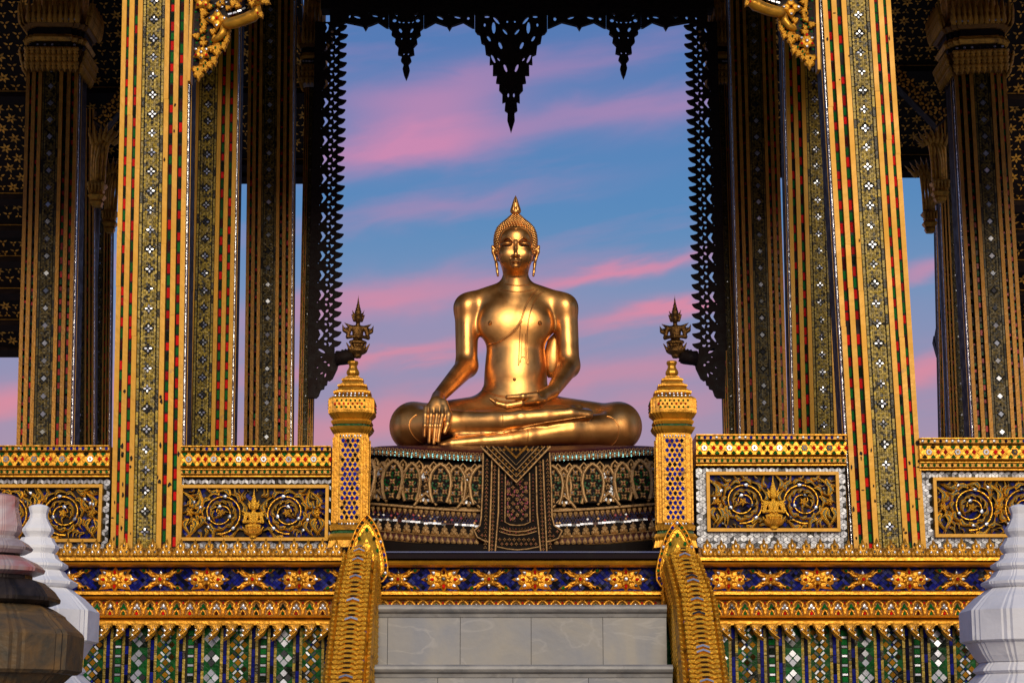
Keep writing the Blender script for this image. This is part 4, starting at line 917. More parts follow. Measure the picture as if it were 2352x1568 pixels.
# ------------------------------------------------------------------ carved parapets between the columns
def two(name, inner, outer, m0='gold_scale', m1='green_dark'):
    mb = MB(); mb.dome(outer, .16, 0, k=.6); mb.frustum(inner, -.17, -.10, .9, 1); return mb.mesh(name, [m0, m1])
FLM = {}
for sg in (1, -1):
    o = [(sg * p[0], p[1]) for p in flame(1, .36, .60, 8)]; i_ = [(sg * p[0], p[1]) for p in [(q[0] * .98 + 0.0, q[1]) for q in flame(.58, .10, .60, 6)]]
    i_ = [(p[0] * 1.0 - sg * .04, p[1] + .14) for p in i_]; FLM[sg] = two('scroll_leaf', i_, o)
ROS = MB()
for k in range(5): ROS.dome(xf(LOBED, .62, 2 * math.pi * k / 5, (0, 0), .52), .16, 0)
ROS.dome(circ(.24, 9), .12, -.10); ROS = ROS.mesh('rosette', 'gold_scale')
def rail(label, x0, x1, yt, yc, fr, yb, deity, coils, Y=.15):
    """parapet: coping x0..x1 at yt..yc, gilt frame fr=(xa,ya,xb,yb) round a scrollwork panel, mirror mosaic to yb"""
    xm = (x0 + x1) / 2; ym = (yt + yb) / 2; k = (yc - yt) / 69.0
    xa, xb = X(x0, ym, Y), X(x1, ym, Y); b = thing('parapet', label, 'parapet', ((xa + xb) / 2, Y, ZT), (0, 0, 0), 'carved parapets between the columns')
    ox, oz = b.location.x, ZT
    def lx(px): return X(px, ym, Y) - ox
    def lz(py): return Z(py, Y) - oz
    def yy(d): return yt + d * k
    xl, xr = lx(x0), lx(x1)
    def mould(d0, d1, dep, kind, m='gold'): bar(xl, xr, {'r': roll, 's': step, 'f': flat}[kind](-.0, lz(yy(d1)), lz(yy(d0)), dep, .24), 'moulding', m, b)
    MB().box(xl + .004, xr - .004, .012, .23, -.02, lz(yt + 3)).build('core', 'lacquer', b)
    mould(0, 2.5, .075, 's'); mould(3, 11, .060, 'f', 'panel_gold'); mould(11.5, 16, .070, 'r'); mould(16.5, 45, .050, 'f', 'gold'); mould(45.5, 50, .062, 'r'); mould(50.5, 53, .045, 's'); mould(53.5, 62, .030, 'f', 'panel_gold'); mould(62.5, 65, .040, 'r'); mould(65.5, 69, .032, 's')
    wid = xr - xl; n = int(round((x1 - x0) / 13.4))
    for i in range(n):
        x = xl + wid * (i + .5) / n; c = rnd.choice(('blue_glass', 'green_glass', 'green_glass', 'mirror', 'blue_glass'))
        gem('round', c, b, x, -.060, lz(yy(7.2)), 7.5 * u, .016, name='bead'); gem('round', 'green_glass', b, x, -.030, lz(yy(58)), 7.5 * u, .016, name='bead')
    m_ = max(1, int(round((x1 - x0) / 61.0))); pw = wid / m_; zc = lz(yy(30.5)); v = 1 / 450.0
    for i in range(m_):
        x = xl + pw * (i + .5) - pw * .18
        gem('hex', 'mirror', b, x, -.0495, zc, 17 * v, .022, name='hexagon_mirror'); gem('round', 'gold', b, x, -.058, zc, 6 * v, .012, name='boss')
        for d in (22, 39): gem('diamond', 'red_glass', b, x + d * v, -.0495, zc, 12 * v, .020, sz=15 * v, name='red_gem')
        for d in (10, 30, 50):
            gem('fan', 'green_glass', b, x + d * v - 20 * v, -.0495, zc + 9.3 * v, 15 * v, .020, name='green_gem'); gem('fan', 'green_glass', b, x + d * v - 20 * v, -.0495, zc - 9.3 * v, 15 * v, .020, a=math.pi, name='green_gem')
        rb = MB()
        for sg in (1, -1): rb.ribbon([(x - pw / 2 + pw * .18 + pw * t / 12, zc + sg * 9.0 * v * math.sin(math.pi * 3 * t / 12)) for t in range(13)], 3.4 * v, .004, -.050)
        rb.build('lattice_rib', 'gold', b)
    # cube-pattern mirror mosaic
    za, zb_ = lz(yb), lz(yc); s = 9.0 * v; mb = MB(); r3 = math.sqrt(3)
    fx0, fy0, fx1, fy1 = lx(fr[0]), lz(fr[1]), lx(fr[2]), lz(fr[3]); ro = 0; z = za
    while z < zb_ + s:
        x = xl + (ro % 2) * s * r3 / 2
        while x < xr + s:
            if not (fx0 < x < fx1 and fy1 < z < fy0):
                for a in range(3):
                    q = [(0, 0)] + [(s * math.cos(R(30 + 120 * a + 60 * d)), s * math.sin(R(30 + 120 * a + 60 * d))) for d in (0, 1, 2)]; q = [q[0], q[1], q[2], q[3]]
                    cx = sum(p[0] for p in q) / 4; cz = sum(p[1] for p in q) / 4; t1, t2 = rnd.uniform(-.06, .06), rnd.uniform(-.06, .06); fk = .88
                    pts = [(x + cx + (p[0] - cx) * fk, z + cz + (p[1] - cz) * fk) for p in q]
                    if min(p[0] for p in pts) < xl or max(p[0] for p in pts) > xr or max(p[1] for p in pts) > zb_: continue
                    mb.add([(p[0], .004 + (p[0] - x) * t1 + (p[1] - z) * t2, p[1]) for p in pts], [(0, 1, 2, 3)])
            x += s * r3
        z += s * 1.5; ro += 1
    mb.build('mirror_mosaic', 'mirror_mass', b, kind='stuff')
    MB().box(xl, xr, .008, .0115, za - .04, zb_).build('mosaic_ground', 'grout', b)
    # frame of four mitred bars
    t = 7.5 * v
    for o in ([(fx0, fy0), (fx1, fy0), (fx1 - t, fy0 - t), (fx0 + t, fy0 - t)], [(fx0, fy1), (fx1, fy1), (fx1 - t, fy1 + t), (fx0 + t, fy1 + t)],
              [(fx0, fy1 + .001), (fx0 + t, fy1 + t + .001), (fx0 + t, fy0 - t - .001), (fx0, fy0 - .001)], [(fx1, fy1 + .001), (fx1 - t, fy1 + t + .001), (fx1 - t, fy0 - t - .001), (fx1, fy0 - .001)]):
        MB().prism(o, -.030, .0075).build('frame_bar', 'gold_paint', b)
    px0, px1, pz0, pz1 = fx0 + t, fx1 - t, fy1 + t, fy0 - t
    MB().box(px0, px1, .0, .0075, pz0, pz1).build('panel_ground', 'lacquer', b)
    tiles('blue_tile', 'blue_mass', px0, px1, pz0, pz1, -.003, .020, b, tilt=.2, skip=.6)
    ph = pz1 - pz0; cz = (pz0 + pz1) / 2; spots = []
    occ = []                                                       # points already covered, so that leaves keep dark gaps between them
    def free(q, d): return all(abs(p[0] - q[0]) > d or abs(p[1] - q[1]) > d or math.hypot(p[0] - q[0], p[1] - q[1]) > d for p in occ)
    def leaf(x, z, l, a, sg, wv=None, force=False):
        if not (px0 + .010 < x < px1 - .010 and pz0 + .006 < z < pz1 - .006): return
        for _ in range(3):
            smp = [(x - math.sin(a + sg * -.35 * t * t) * l * t, z + math.cos(a + sg * -.35 * t * t) * l * t) for t in (.18, .4, .62, .85)]
            if all(px0 + .004 < p[0] < px1 - .004 and pz0 + .003 < p[1] < pz1 - .003 for p in smp): break
            l *= .75
        else: return
        if not force and not all(free(p, 5.3 * v) for p in smp): return
        occ.extend(smp); ob('scroll_leaf', FLM[sg], b, (x, -.004 - rnd.uniform(0, .004), z), (0, -a, 0), (l * (wv or 1), .12, l)); return True
    def grm(x, z, a, s_=.028):
        if px0 + .02 < x < px1 - .02 and pz0 + .015 < z < pz1 - .015: gem('tear', 'mirror', b, x, -.024, z, s_, .016, a=a)
    ctr = [(px0 + (px1 - px0) * c[0], c[1], c[2] * ph) for c in coils]
    if deity:
        for t in range(9): occ.extend([((px0 + px1) / 2 + o_ * 9 * v, pz0 + ph * t / 9) for o_ in ((-2, -1, 0, 1, 2) if t < 5 else (-1, 0, 1))])
    for cxx, sg, rad in ctr:                                      # spiral stems carrying flame leaves
        pts = []
        for i in range(40):
            tt = i / 39; r = rad * (1.10 - .88 * tt); a = -math.pi / 2 * 1.1 + 1.75 * 2 * math.pi * tt; pts.append((cxx + sg * r * math.cos(a), cz + r * .98 * math.sin(a)))
        pts = [(min(max(p[0], px0 + .006), px1 - .006), min(max(p[1], pz0 + .006), pz1 - .006)) for p in pts]
        MB().ribbon(pts, [4.8 * v * (1 - .3 * i / 39) for i in range(40)], .018, -.002).build('scroll_stem', 'gold_scale', b); occ.extend(pts)
        for i in range(1, 39):
            (xa_, za_), (xb_, zb2) = pts[i - 1], pts[i + 1]; ta = math.atan2(zb2 - za_, xb_ - xa_) - math.pi / 2; nx_, nz2 = math.cos(ta), math.sin(ta)
            for sd in (1, -1):
                o_ = 6.2 * v; leaf(pts[i][0] - sd * nx_ * o_, pts[i][1] - sd * nz2 * o_, rnd.uniform(26, 36) * v * (1.1 - .4 * i / 39), ta + sd * .28, 1 if sd > 0 else -1)
            if i % 8 == 3: grm(pts[i][0], pts[i][1], ta, .026)
        ob('rosette', ROS, b, (cxx, -.016, cz), (0, rnd.uniform(0, 1), 0), (.042, .10, .042)); grm(cxx, cz, 0)
    for fx in ((.055, .945) if deity else (.5, .05, .95)):
        x, z = px0 + (px1 - px0) * fx, cz; ob('rosette', ROS, b, (x, -.016, z), (0, .3, 0), (.044, .12, .044)); grm(x, z, 0, .026); occ.append((x, z))
        for i in range(9): leaf(x - math.sin(i * .7) * .03, z + math.cos(i * .7) * .03, rnd.uniform(34, 46) * v, i * .7, 1 if i % 2 else -1)
    for i in range(1400):                                          # flowing leaves in whatever room is left
        x, z = rnd.uniform(px0 + .008, px1 - .008), rnd.uniform(pz0 + .006, pz1 - .006)
        cxx, sg, rad = min(ctr, key=lambda c: abs(c[0] - x)); ta = math.atan2(z - cz, x - cxx) + (0 if sg > 0 else math.pi) + rnd.uniform(-.35, .35)
        if leaf(x, z, rnd.uniform(20, 36) * v * (1 if i < 500 else .66), ta, 1 if sg > 0 else -1) and rnd.random() < .16: grm(x, z, ta, .022)
    if deity:
        s_ = ph * 1.04 / 1.34 * .98; d = ob('praying_figure', DEITY, b, ((px0 + px1) / 2 + lx(xm) * 0, -.032, pz0 + .002), (0, 0, 0), (s_, s_ * .75, s_))
        for i in range(9): ob('lotus_petal', leaf_g, d, ((i - 4) * .062, -.10 + abs(i - 4) * .012, .24 - abs(i - 4) * .004), (.35, (i - 4) * .16 + math.pi, 0), (.10, .25, .22))
        gem('diamond', 'red_glass', d, 0, -.15, .12, .07, .05, sz=.10)
leaf_g = MB().dome(xf(LEAF, 1, 0, (0, 0), .9), .20, 0, c=(0, .35)).mesh('leaf', 'gold_leaf')
rail('parapet with praying figure among scrolls, just left of the Buddha', 416, 760, 1027, 1096, (414, 1114, 756, 1242), 1262, True, ((.27, 1, .40), (.73, -1, .40)))
rail('parapet with praying figure among scrolls, just right of the Buddha', 1599, 1944, 1001, 1070, (1622, 1084, 1926, 1221), 1262, True, ((.26, 1, .38), (.74, -1, .38)))
rail('parapet with scrollwork behind the white post at the left edge', -70, 252, 1026, 1096, (-70, 1113, 237, 1245), 1262, False, ((.28, 1, .40), (.72, -1, .40)))
rail('parapet with scrollwork behind the white post at the right edge', 2112, 2440, 1009, 1081, (2142, 1097, 2440, 1234), 1262, False, ((.28, 1, .40), (.72, -1, .40)))
# ------------------------------------------------------------------ gate posts
def post(label, cx, Y=.02):
    yc = 1000; b = P(cx, 1250, Y); hw = 41 / 450.0; ox, oy, oz = b.x, Y + hw, ZT
    r = thing('gate_post', label, 'post', (ox, oy, oz), (0, 0, 0), 'gilded gate posts at the stair head')
    def pr(l): return [(h * 1 / 446.0, Z(y, Y) - oz) for h, y in l]
    def part(name, l, m='gold_post', plan=RED): MB().lathe(sorted(pr(l), key=lambda q: q[1]) if l[0][1] > l[-1][1] else pr(l)[::-1], plan).build(name, m, r)
    part('base', [(45, 1224.2), (50, 1232), (46, 1240), (50, 1256)][::1]); part('base_band', [(40, 1216.2), (42, 1224)], 'green_mass')
    part('base_moulding', [(39, 1199), (46, 1206), (44, 1216)])
    part('shaft', [(39, 993.2), (38.5, 1198.8)], 'gold_post')
    part('collar', [(50, 978.4), (47, 985), (40, 993)]); part('neck', [(42, 972.2), (42, 978.2)], 'green_mass'); part('ring', [(44, 961.4), (47.5, 966), (44, 972)])
    part('cup', [(53.5, 942.2), (53, 947), (46, 954), (40, 961.2)]); part('block', [(53, 915.2), (53, 942)], 'gold_post')
    part('cap_slope', [(39, 905.2), (43, 907), (51, 912), (53, 915)])
    for a, h0, h1 in ((887, 34, 43), (873, 26, 34), (858, 17, 25)):
        e = {887: 905, 873: 887, 858: 873}[a]; part('cap_tier', [(h0 * .95, a + .3), (h0, a + 3), (h1, a + (e - a) * .45), (h1, a + (e - a) * .7), (h1 * .92, e - 1)]); part('cap_band', [(h1 * .86, e - 1), (h1 * .86, e)], 'green_mass')
    part('finial', [(11, 822), (13, 824), (13, 827), (9.5, 833), (11, 839), (15.5, 846), (16, 851), (12, 858)], 'gold_post', [(math.cos(a), math.sin(a)) for a in [2 * math.pi * (k + .5) / 8 for k in range(8)]])
    v = 1 / 446.0; yf = -39 * v
    def lz(y): return Z(y, Y) - oz
    for face in range(4):
        an = face * math.pi / 2
        if face == 2: continue
        piv = ob('panel', MB().box(-25 * v, 25 * v, yf - .003, yf + .002, lz(1196), lz(1004)).mesh('panel', 'gold_carved'), r, (0, 0, 0), (0, 0, an))
        for s in (-1, 1): MB().box(*sorted((s * 25.5 * v, s * 29.5 * v)), yf - .007, yf + .002, lz(1199), lz(1002)).build('panel_edge', 'gold_post', piv)
        if face: rows = 0
        else: rows = 17
        for i in range(rows):
            y = 1011 + i * 11.0
            for q in ((-17, -5.6, 5.6, 17) if i % 2 == 0 else (-11.3, 0, 11.3)): gem('drop', 'blue_glass', piv, q * v, yf - .002, lz(y), 11.6 * v, .014, sz=11.6 * v, name='blue_gem', tilt=.08)
            for q in ((-11, 11) if i % 3 == 0 else ()): gem('diamond', 'red_glass', piv, q * v, yf - .002, lz(y + 1), 5 * v, .010, sz=6 * v, name='red_gem')
        if face == 0:
            for i in range(8): gem('tear', 'mirror', piv, (i - 3.5) * 6.6 * v, yf - .004, lz(1000), 6 * v, .010); gem('tear', 'mirror', piv, (i - 3.5) * 6.6 * v, yf - .010, lz(1202), 6 * v, .010)
            for i in range(7):
                for j, m in enumerate(('green_glass', 'red_glass', 'green_glass')):
                    gem('round', m, r, ((i - 3) * 10.5 + (5 if j == 1 else 0)) * v if not (j == 1 and i == 6) else -36 * v, -53.2 * v, lz(921 + j * 7.5), 5.5 * v, .008)
            for i in range(9): gem('round', 'mirror', r, (i - 4) * 9 * v, -48.5 * v, lz(909.5), 4.5 * v, .008)
            for i in range(7): gem('round', 'mirror', r, (i - 3) * 9 * v, -41 * v, lz(903), 4.5 * v, .008)
        else:
            for i in range(7):
                for j, m in enumerate(('green_glass', 'red_glass', 'green_glass')): gem('round', m, piv, (i - 3) * 10.5 * v, -53.2 * v, lz(921 + j * 7.5), 5.5 * v, .008)
post('gilded gate post with blue glass drops left of the Buddha throne', 801); post('gilded gate post with blue glass drops right of the Buddha throne', 1553)
# ------------------------------------------------------------------ serpent balustrades
plate_me = MB().dome([(-.5, -.02), (-.42, .26), (-.2, .42), (0, .48), (.2, .42), (.42, .26), (.5, -.02), (.36, -.22), (.18, -.06), (0, -.02), (-.18, -.06), (-.36, -.22)], .24, 0, c=(0, .2), k=.7).mesh('scale', 'gold_scale')
scale_me = MB().dome([(-.5, .35), (-.48, -.05), (-.3, -.38), (0, -.5), (.3, -.38), (.48, -.05), (.5, .35), (0, .5)], .24, 0, c=(0, -.05), k=.65).mesh('scale', 'gold_scale')
rope_me = MB().dome(xf([(-.5, -.22), (.5, -.22), (.5, .22), (-.5, .22)], 1, .5), .3, 0, k=.6).mesh('rope_bead', 'gold_scale')
chev = MB(); chev.add([(-.5, -.02, -.22), (0, -.12, .05), (0, -.12, .42), (-.5, -.02, .16)], [(0, 1, 2, 3)]); chev.add([(.5, -.02, -.22), (0, -.12, .05), (0, -.12, .42), (.5, -.02, .16)], [(0, 1, 2, 3)]); chev = chev.mesh('mirror_chevron', 'mirror')
def naga(label, xs, tip, sgn):
    """serpent body arching out of a pointed hood and running down beside the stair; xs = measured centre at three heights"""
    base = P(tip[0], 1290, -.02); r = thing('serpent_balustrade', label, 'balustrade', (base.x, 0, 0), (0, 0, 0), 'golden serpent balustrades'); ox = base.x
    key = [(.06, 2.40), (-.03, 2.455), (-.10, 2.44), (-.17, 2.375), (-.27, 2.25), (-.40, 2.06), (-.55, 1.84), (-.9, 1.33), (-1.3, .75), (-1.75, .10)]
    path = []
    for i in range(len(key) - 1):
        p0, p1, p2, p3 = key[max(i - 1, 0)], key[i], key[i + 1], key[min(i + 2, len(key) - 1)]
        for t in [k / 8 for k in range(8)]: path.append(tuple(.5 * (2 * p1[d] + (p2[d] - p0[d]) * t + (2 * p0[d] - 5 * p1[d] + 4 * p2[d] - p3[d]) * t * t + (3 * p1[d] - p0[d] - 3 * p2[d] + p3[d]) * t ** 3) for d in (0, 1)))
    path.append(key[-1])
    def xc(yz):                                            # lateral drift, from the three measured centres
        za, zb_, zc_ = 2.44, 2.25, 1.84; xa, xb, xd = (X(xs[0], 1293, -.05), X(xs[1], 1370, -.27), X(xs[2], 1568, -.55)); z = yz[1]
        return (np.interp(z, [zc_, zb_, za], [xd, xb, xa]) if z > zc_ else xd + (zc_ - z) * (xd - xb) / (zb_ - zc_) * .35) - ox
    def hw(z): return float(np.interp(z, [.1, 1.84, 2.25, 2.44], [.120, .116, .108, .096]))
    sec = [(-1, -.30), (-1, -.02), (-.93, .0), (-.90, .016), (-.78, .020), (-.72, .010), (-.62, .030), (-.40, .050), (-.18, .062), (0, .066), (.18, .062), (.40, .050), (.62, .030), (.72, .010), (.78, .020), (.90, .016), (.93, .0), (1, -.02), (1, -.30)]
    vs = []; fr = []
    for i, (y, z) in enumerate(path):
        a, b = path[max(i - 1, 0)], path[min(i + 1, len(path) - 1)]; t = Vector((0, a[0] - b[0], a[1] - b[1])).normalized(); n = Vector((0, -t.z, t.y))
        if n.z < 0 and False: n = -n
        c = Vector((xc((y, z)), y, z)); fr.append((c, t, n))
        for sx, sn in sec: vs.append(c + Vector((sx * hw(z), 0, 0)) + n * sn)
    m = len(sec); MB().add(vs, [(j * m + k, j * m + k + 1, (j + 1) * m + k + 1, (j + 1) * m + k) for j in range(len(path) - 1) for k in range(m - 1)]).build('body', 'gold_carved', r, smooth=False)
    # walk along the body and lay on scales
    L_ = [0]
    for i in range(1, len(fr)): L_.append(L_[-1] + (fr[i][0] - fr[i - 1][0]).length)
    def at(sv):
        i = max(0, min(len(L_) - 2, int(np.searchsorted(L_, sv)) - 1)); f_ = (sv - L_[i]) / (L_[i + 1] - L_[i]); c = fr[i][0].lerp(fr[i + 1][0], f_); t = fr[i][1].lerp(fr[i + 1][1], f_).normalized(); n = fr[i][2].lerp(fr[i + 1][2], f_).normalized(); return c, t, n, hw(c.z)
    s_ = .10; k = 0
    while s_ < 1.55:
        c, t, n, h = at(s_); phi = math.atan2(t.y, t.z); rot = (-phi, 0, 0)
        p = c + n * .062; ob('scale', plate_me, r, p, (-phi + .12, 0, 0), (h * .96, .075, .038))
        if rnd.random() < .33: ob('mirror_chevron', chev, r, p + n * .014 - t * .004, (-phi + rnd.uniform(0, .25), 0, 0), (h * .56, .10, .028))
        else: gem('hex', 'lacquer', r, p.x, (p + n * .010).y, (p + n * .010).z, h * .5, .012, sz=.014, name='dark_inlay').rotation_euler = rot
        for sd in (-1, 1):
            q = c + n * .044 + Vector((sd * h * .50, 0, 0)) - t * .012; ob('scale', scale_me, r, q, (-phi + .15, 0, sd * .35), (h * .36, .07, .028))
            q2 = c + n * .034 + Vector((sd * h * .60, 0, 0)) + t * .006
            if k % 2 == 0: g_ = gem('round', rnd.choice(('lacquer', 'lacquer', 'green_glass', 'blue_glass')), r, *q2, .018, .016); g_.rotation_euler = (-phi, 0, sd * .4)
            q = c + n * .018 + Vector((sd * h * .84, 0, 0)); ob('rope_bead', rope_me, r, q, rot, (sd * h * .17, .07, .025))
        s_ += .0285; k += 1
    # little scales down the inner flank
    fm = MB(); s_ = .08
    for sd in (-1, 1):
        s_ = .08
        while s_ < 1.5:
            c, t, n, h = at(s_)
            for j in range(8):
                q = c - n * (.035 + .030 * j) + Vector((sd * (h + .001), 0, 0)) + t * (.012 * (j % 2)); e = sd * .008
                fm.add([q - t * .012 - n * .012, q + t * .012 - n * .012, q + t * .012 + n * .012, q - t * .012 + n * .012, q + Vector((e, 0, 0))], [(0, 1, 4), (1, 2, 4), (2, 3, 4), (3, 0, 4)])
            s_ += .026
    fm.build('flank_scales', 'gold_scale', r, kind='stuff')
    # pointed hood
    hz = Z(tip[1], -.03); v = 1 / 450.0
    def ol(k): 
        h = [(0, 0), (12, 12), (24, 32), (36, 62), (45, 95), (50, 122), (49, 142), (40, 156), (22, 163)]
        rt = [(q[0] * v * k, -q[1] * v * (1 if k == 1 else 1)) for q in h]; return rt + [(-q[0], q[1]) for q in rt[::-1][:-1]]
    def sub(k): cz = -.21; return [(p[0] * k, cz + (p[1] - cz) * k) for p in ol(1)]
    hd = MB().dome(ol(1), .045, 0, c=(0, -.22), k=.80).build('hood', 'gold_scale', r, loc=(0, -.03, hz), rot=(.05, 0, sgn * .06), smooth=False)
    for kk, yy in ((.965, -.020), (.79, -.036)): MB().ribbon(sub(kk), .011, .012, yy, closed=True).build('hood_rim', 'gold', hd)
    MB().dome(sub(.66), .055, -.036, c=(0, -.24), k=.6).build('hood_boss', 'gold_scale', hd); MB().dome(xf(LEAF, .12, 0, (0, -.22), .09), .018, -.075).build('hood_leaf', 'gold_scale', hd)
    for i, p in enumerate(sub(.88)):
        if i % 1 == 0 and p[1] > -.335: gem('round', rnd.choice(('lacquer', 'lacquer', 'green_glass', 'mirror', 'blue_glass')), hd, p[0], -.036, p[1], .017, .012)
    o = sub(.88)
    for i in range(len(o) - 1):
        p = ((o[i][0] + o[i + 1][0]) / 2, (o[i][1] + o[i + 1][1]) / 2)
        if p[1] > -.33: gem('round', rnd.choice(('lacquer', 'lacquer', 'green_glass')), hd, p[0], -.036, p[1], .014, .012)
    for gx, gz in ((-.038, -.13), (.038, -.13), (-.055, -.19), (.055, -.19), (.05, -.235), (-.055, -.255), (0, -.085)): gem('tear', 'green_glass', hd, gx, -.072 if abs(gx) < .05 else -.060, gz, .026, .02)
naga('golden serpent balustrade left of the marble stair', (828, 815, 797), (842, 1178), 1); naga('golden serpent balustrade right of the marble stair', (1566, 1596, 1619), (1556, 1190), -1)
# ------------------------------------------------------------------ lotus throne
TY, TA, TB = .60, .92, .78                           # front plane, half width, depth radius
TXC = X(1183, 1150, TY)
thr = thing('lotus_throne', 'dark jewelled lotus throne with green and white petals and hanging gilt apron', 'throne', (TXC, 0, ZT))
def sup(a, b, n=4.5, m=72):
    return [(math.copysign(abs(math.cos(t)) ** (2 / n), math.cos(t)) * a, math.copysign(abs(math.sin(t)) ** (2 / n), math.sin(t)) * b) for t in [2 * math.pi * (k + .5) / m for k in range(m)]]
PL = sup(TA, TB)
def sag(x): return .055 * min(1.1, abs(x) / .8) ** 2
def fy(x, k=1.0): return TY + TB - TB * k * max(0.0, 1 - abs(x / (TA * k)) ** 4.5) ** (1 / 4.5)
def fan_(x, k=1.0):
    e = .01; d = (fy(min(x + e, TA * .995), k) - fy(max(x - e, -TA * .995), k)) / (2 * e); return math.atan(d)
def tz(y): return Z(y, TY) - ZT
def px2x(px, y=1150): return X(px, y, TY) - TXC
def ring_body(name, prof, m):
    """lathe on the boxy oval plan, with the sides riding up as they do on the old throne"""
    mb = MB(); n = len(PL)
    mb.add([(p[0] * k, TY + TB + p[1] * k, z + sag(p[0] * k)) for k, z in prof for p in PL], [(j * n + i, j * n + (i + 1) % n, (j + 1) * n + (i + 1) % n, (j + 1) * n + i) for j in range(len(prof) - 1) for i in range(n)] + [tuple((len(prof) - 1) * n + i for i in range(n))])
    return mb.build(name, m, thr)
ring_body('seat', [(1.0, tz(1060)), (.99, tz(1046)), (.955, tz(1042)), (.90, BUD.z - ZT - .058), (.80, BUD.z - ZT - .036), (.70, BUD.z - ZT - .020), (.62, BUD.z - ZT - .002), (.5, BUD.z - ZT + .004)], 'throne_red')
ring_body('petal_body', [(1.015, tz(1172)), (1.0, tz(1165)), (1.01, tz(1140)), (1.0, tz(1110)), (.965, tz(1075)), (.95, tz(1060.2))], 'throne_dark')
ring_body('ledge', [(1.03, tz(1179)), (1.045, tz(1177.5)), (1.04, tz(1173)), (1.016, tz(1172.2))], 'throne_gold')
ring_body('pendant_band', [(1.0, tz(1212)), (1.0, tz(1179.2))], 'throne_red')
ring_body('crest_band', [(1.03, tz(1240)), (1.01, tz(1212.2))], 'throne_dark')
ring_body('ledge', [(1.04, tz(1240)), (1.05, tz(1238)), (1.035, tz(1235.5))], 'throne_gold')
ring_body('crest_band', [(1.06, tz(1256)), (1.04, tz(1240.2))], 'throne_red')
ring_body('ledge', [(1.07, tz(1261)), (1.085, tz(1258)), (1.065, tz(1256.2))], 'throne_gold')
ring_body('foot', [(1.10, 0.0), (1.10, tz(1261.2))], 'throne_dark')
w_ = 1 / 424.0
def put(name, me, px, py, k, d=0.0, a=0.0, s=(1, 1, 1), par=None, tilt=0.0):
    x = px2x(px); th = fan_(x, k); 
    return ob(name, me, par or thr, (x + math.sin(th) * d, fy(x, k) - math.cos(th) * d, tz(py) + sag(x)), (tilt, -a, th), s)
# little bell-and-ring beads under the seat
bead_me = MB(); bead_me.ribbon(circ(3.4 * w_, 8, c=(0, 5.5 * w_)), 1.8 * w_, .008, closed=True); bead_me.dome([(-3 * w_, -9 * w_), (3 * w_, -9 * w_), (3.4 * w_, -3 * w_), (2 * w_, 1 * w_), (-2 * w_, 1 * w_), (-3.4 * w_, -3 * w_)], .012, 0); bead_me = bead_me.mesh('bead', 'throne_gold')
cy = MB()
px = 852
while px < 1515:
    if not 1108 < px < 1262:
        put('bead', bead_me, px, 1051, 1.0, .006)
        for q in range(3):
            x = px2x(px + 4.9 + rnd.uniform(-1, 1)); z = tz(1050 + q * 4 + rnd.uniform(-1, 1)) + sag(x); s_ = rnd.uniform(1.6, 3) * w_; yy = fy(x, 1.0) - .004
            cy.add([(x - s_, yy, z), (x, yy - .001, z - s_), (x + s_, yy, z), (x, yy, z + s_)], [(0, 1, 2, 3)])
    px += 9.75
cy.build('cyan_chip', 'cyan_mass', thr, kind='stuff')
# petals
def ogive(hw_, h, k=1.0): return [(-hw_ * .62 * k, 0), (-hw_ * .86 * k, h * .2), (-hw_ * k, h * .5), (-hw_ * .86 * k, h * .74), (-hw_ * .45 * k, h * .92), (0, h), (hw_ * .45 * k, h * .92), (hw_ * .86 * k, h * .74), (hw_ * k, h * .5), (hw_ * .86 * k, h * .2), (hw_ * .62 * k, 0)]
def petal_set(hw_, h, kind):
    hw2, h2 = hw_ * w_, h * w_; o = ogive(hw2, h2)
    g = MB().prism(o, -.008, .012).mesh('petal', 'throne_dark')
    rim = MB(); rim.ribbon(o, 7.5 * w_, .016, -.006)
    oo = ogive(hw2 * 1.10, h2 * 1.035)
    for i in range(len(oo) - 1):
        for t in (.25, .75):
            p = (oo[i][0] + (oo[i + 1][0] - oo[i][0]) * t, oo[i][1] + (oo[i + 1][1] - oo[i][1]) * t); rim.dome(circ(3.8 * w_, 6, c=p), .012, -.004)
    rim = rim.mesh('petal_rim', 'throne_gold')
    fl = MB(); gm = MB(); chips = MB()
    cs = [(0, .82), (0, .46), (0, .10)] + [(s * .42, q) for s in (-1, 1) for q in (.66, .28)] if kind != 'w' else [(0, .82), (0, .62), (0, .42), (0, .22)]
    for fx, fz in cs:
        c = (fx * hw2, fz * h2); 
        for a in range(4 if kind != 'w' else 5): fl.dome(xf(LEAF, 10.2 * w_, a * 2 * math.pi / (4 if kind != 'w' else 5) + (.785 if kind != 'w' else 0), c, 8.5 * w_), .010, -.008)
        gm.dome(circ(2.2 * w_, 6, c=c), .012, -.014, mi=rnd.randrange(2))
    for i in range(44 if kind != 'w' else 60):
        fx, fz = rnd.uniform(-.8, .8), rnd.uniform(.05, .88)
        if kind == 'w' and abs(fx) < .30: continue
        if kind == 'w': lim = .80
        else: lim = .85
        lim *= 1 if fz < .7 else (1 - fz) / .3
        if abs(fx) > lim: continue
        c = (fx * hw2, fz * h2); s_ = (3.6 if kind == 'w' else 2.8) * w_; an = rnd.uniform(0, 1.5)
        chips.add([(c[0] + math.cos(an + d * math.pi / 2) * s_ * (1.5 if kind == 'w' and d % 2 else 1), -.0095 - rnd.uniform(0, .002), c[1] + math.sin(an + d * math.pi / 2) * s_ * (1.2 if d % 2 else 1)) for d in range(4)], [(0, 1, 2, 3)])
    return g, rim, fl.mesh('petal_flower', 'throne_gold_mass'), gm.mesh('petal_gem', ['mirror_mass', 'pink_mass']), chips.mesh('petal_chip', 'mirror_mass' if kind == 'w' else 'green_mass')
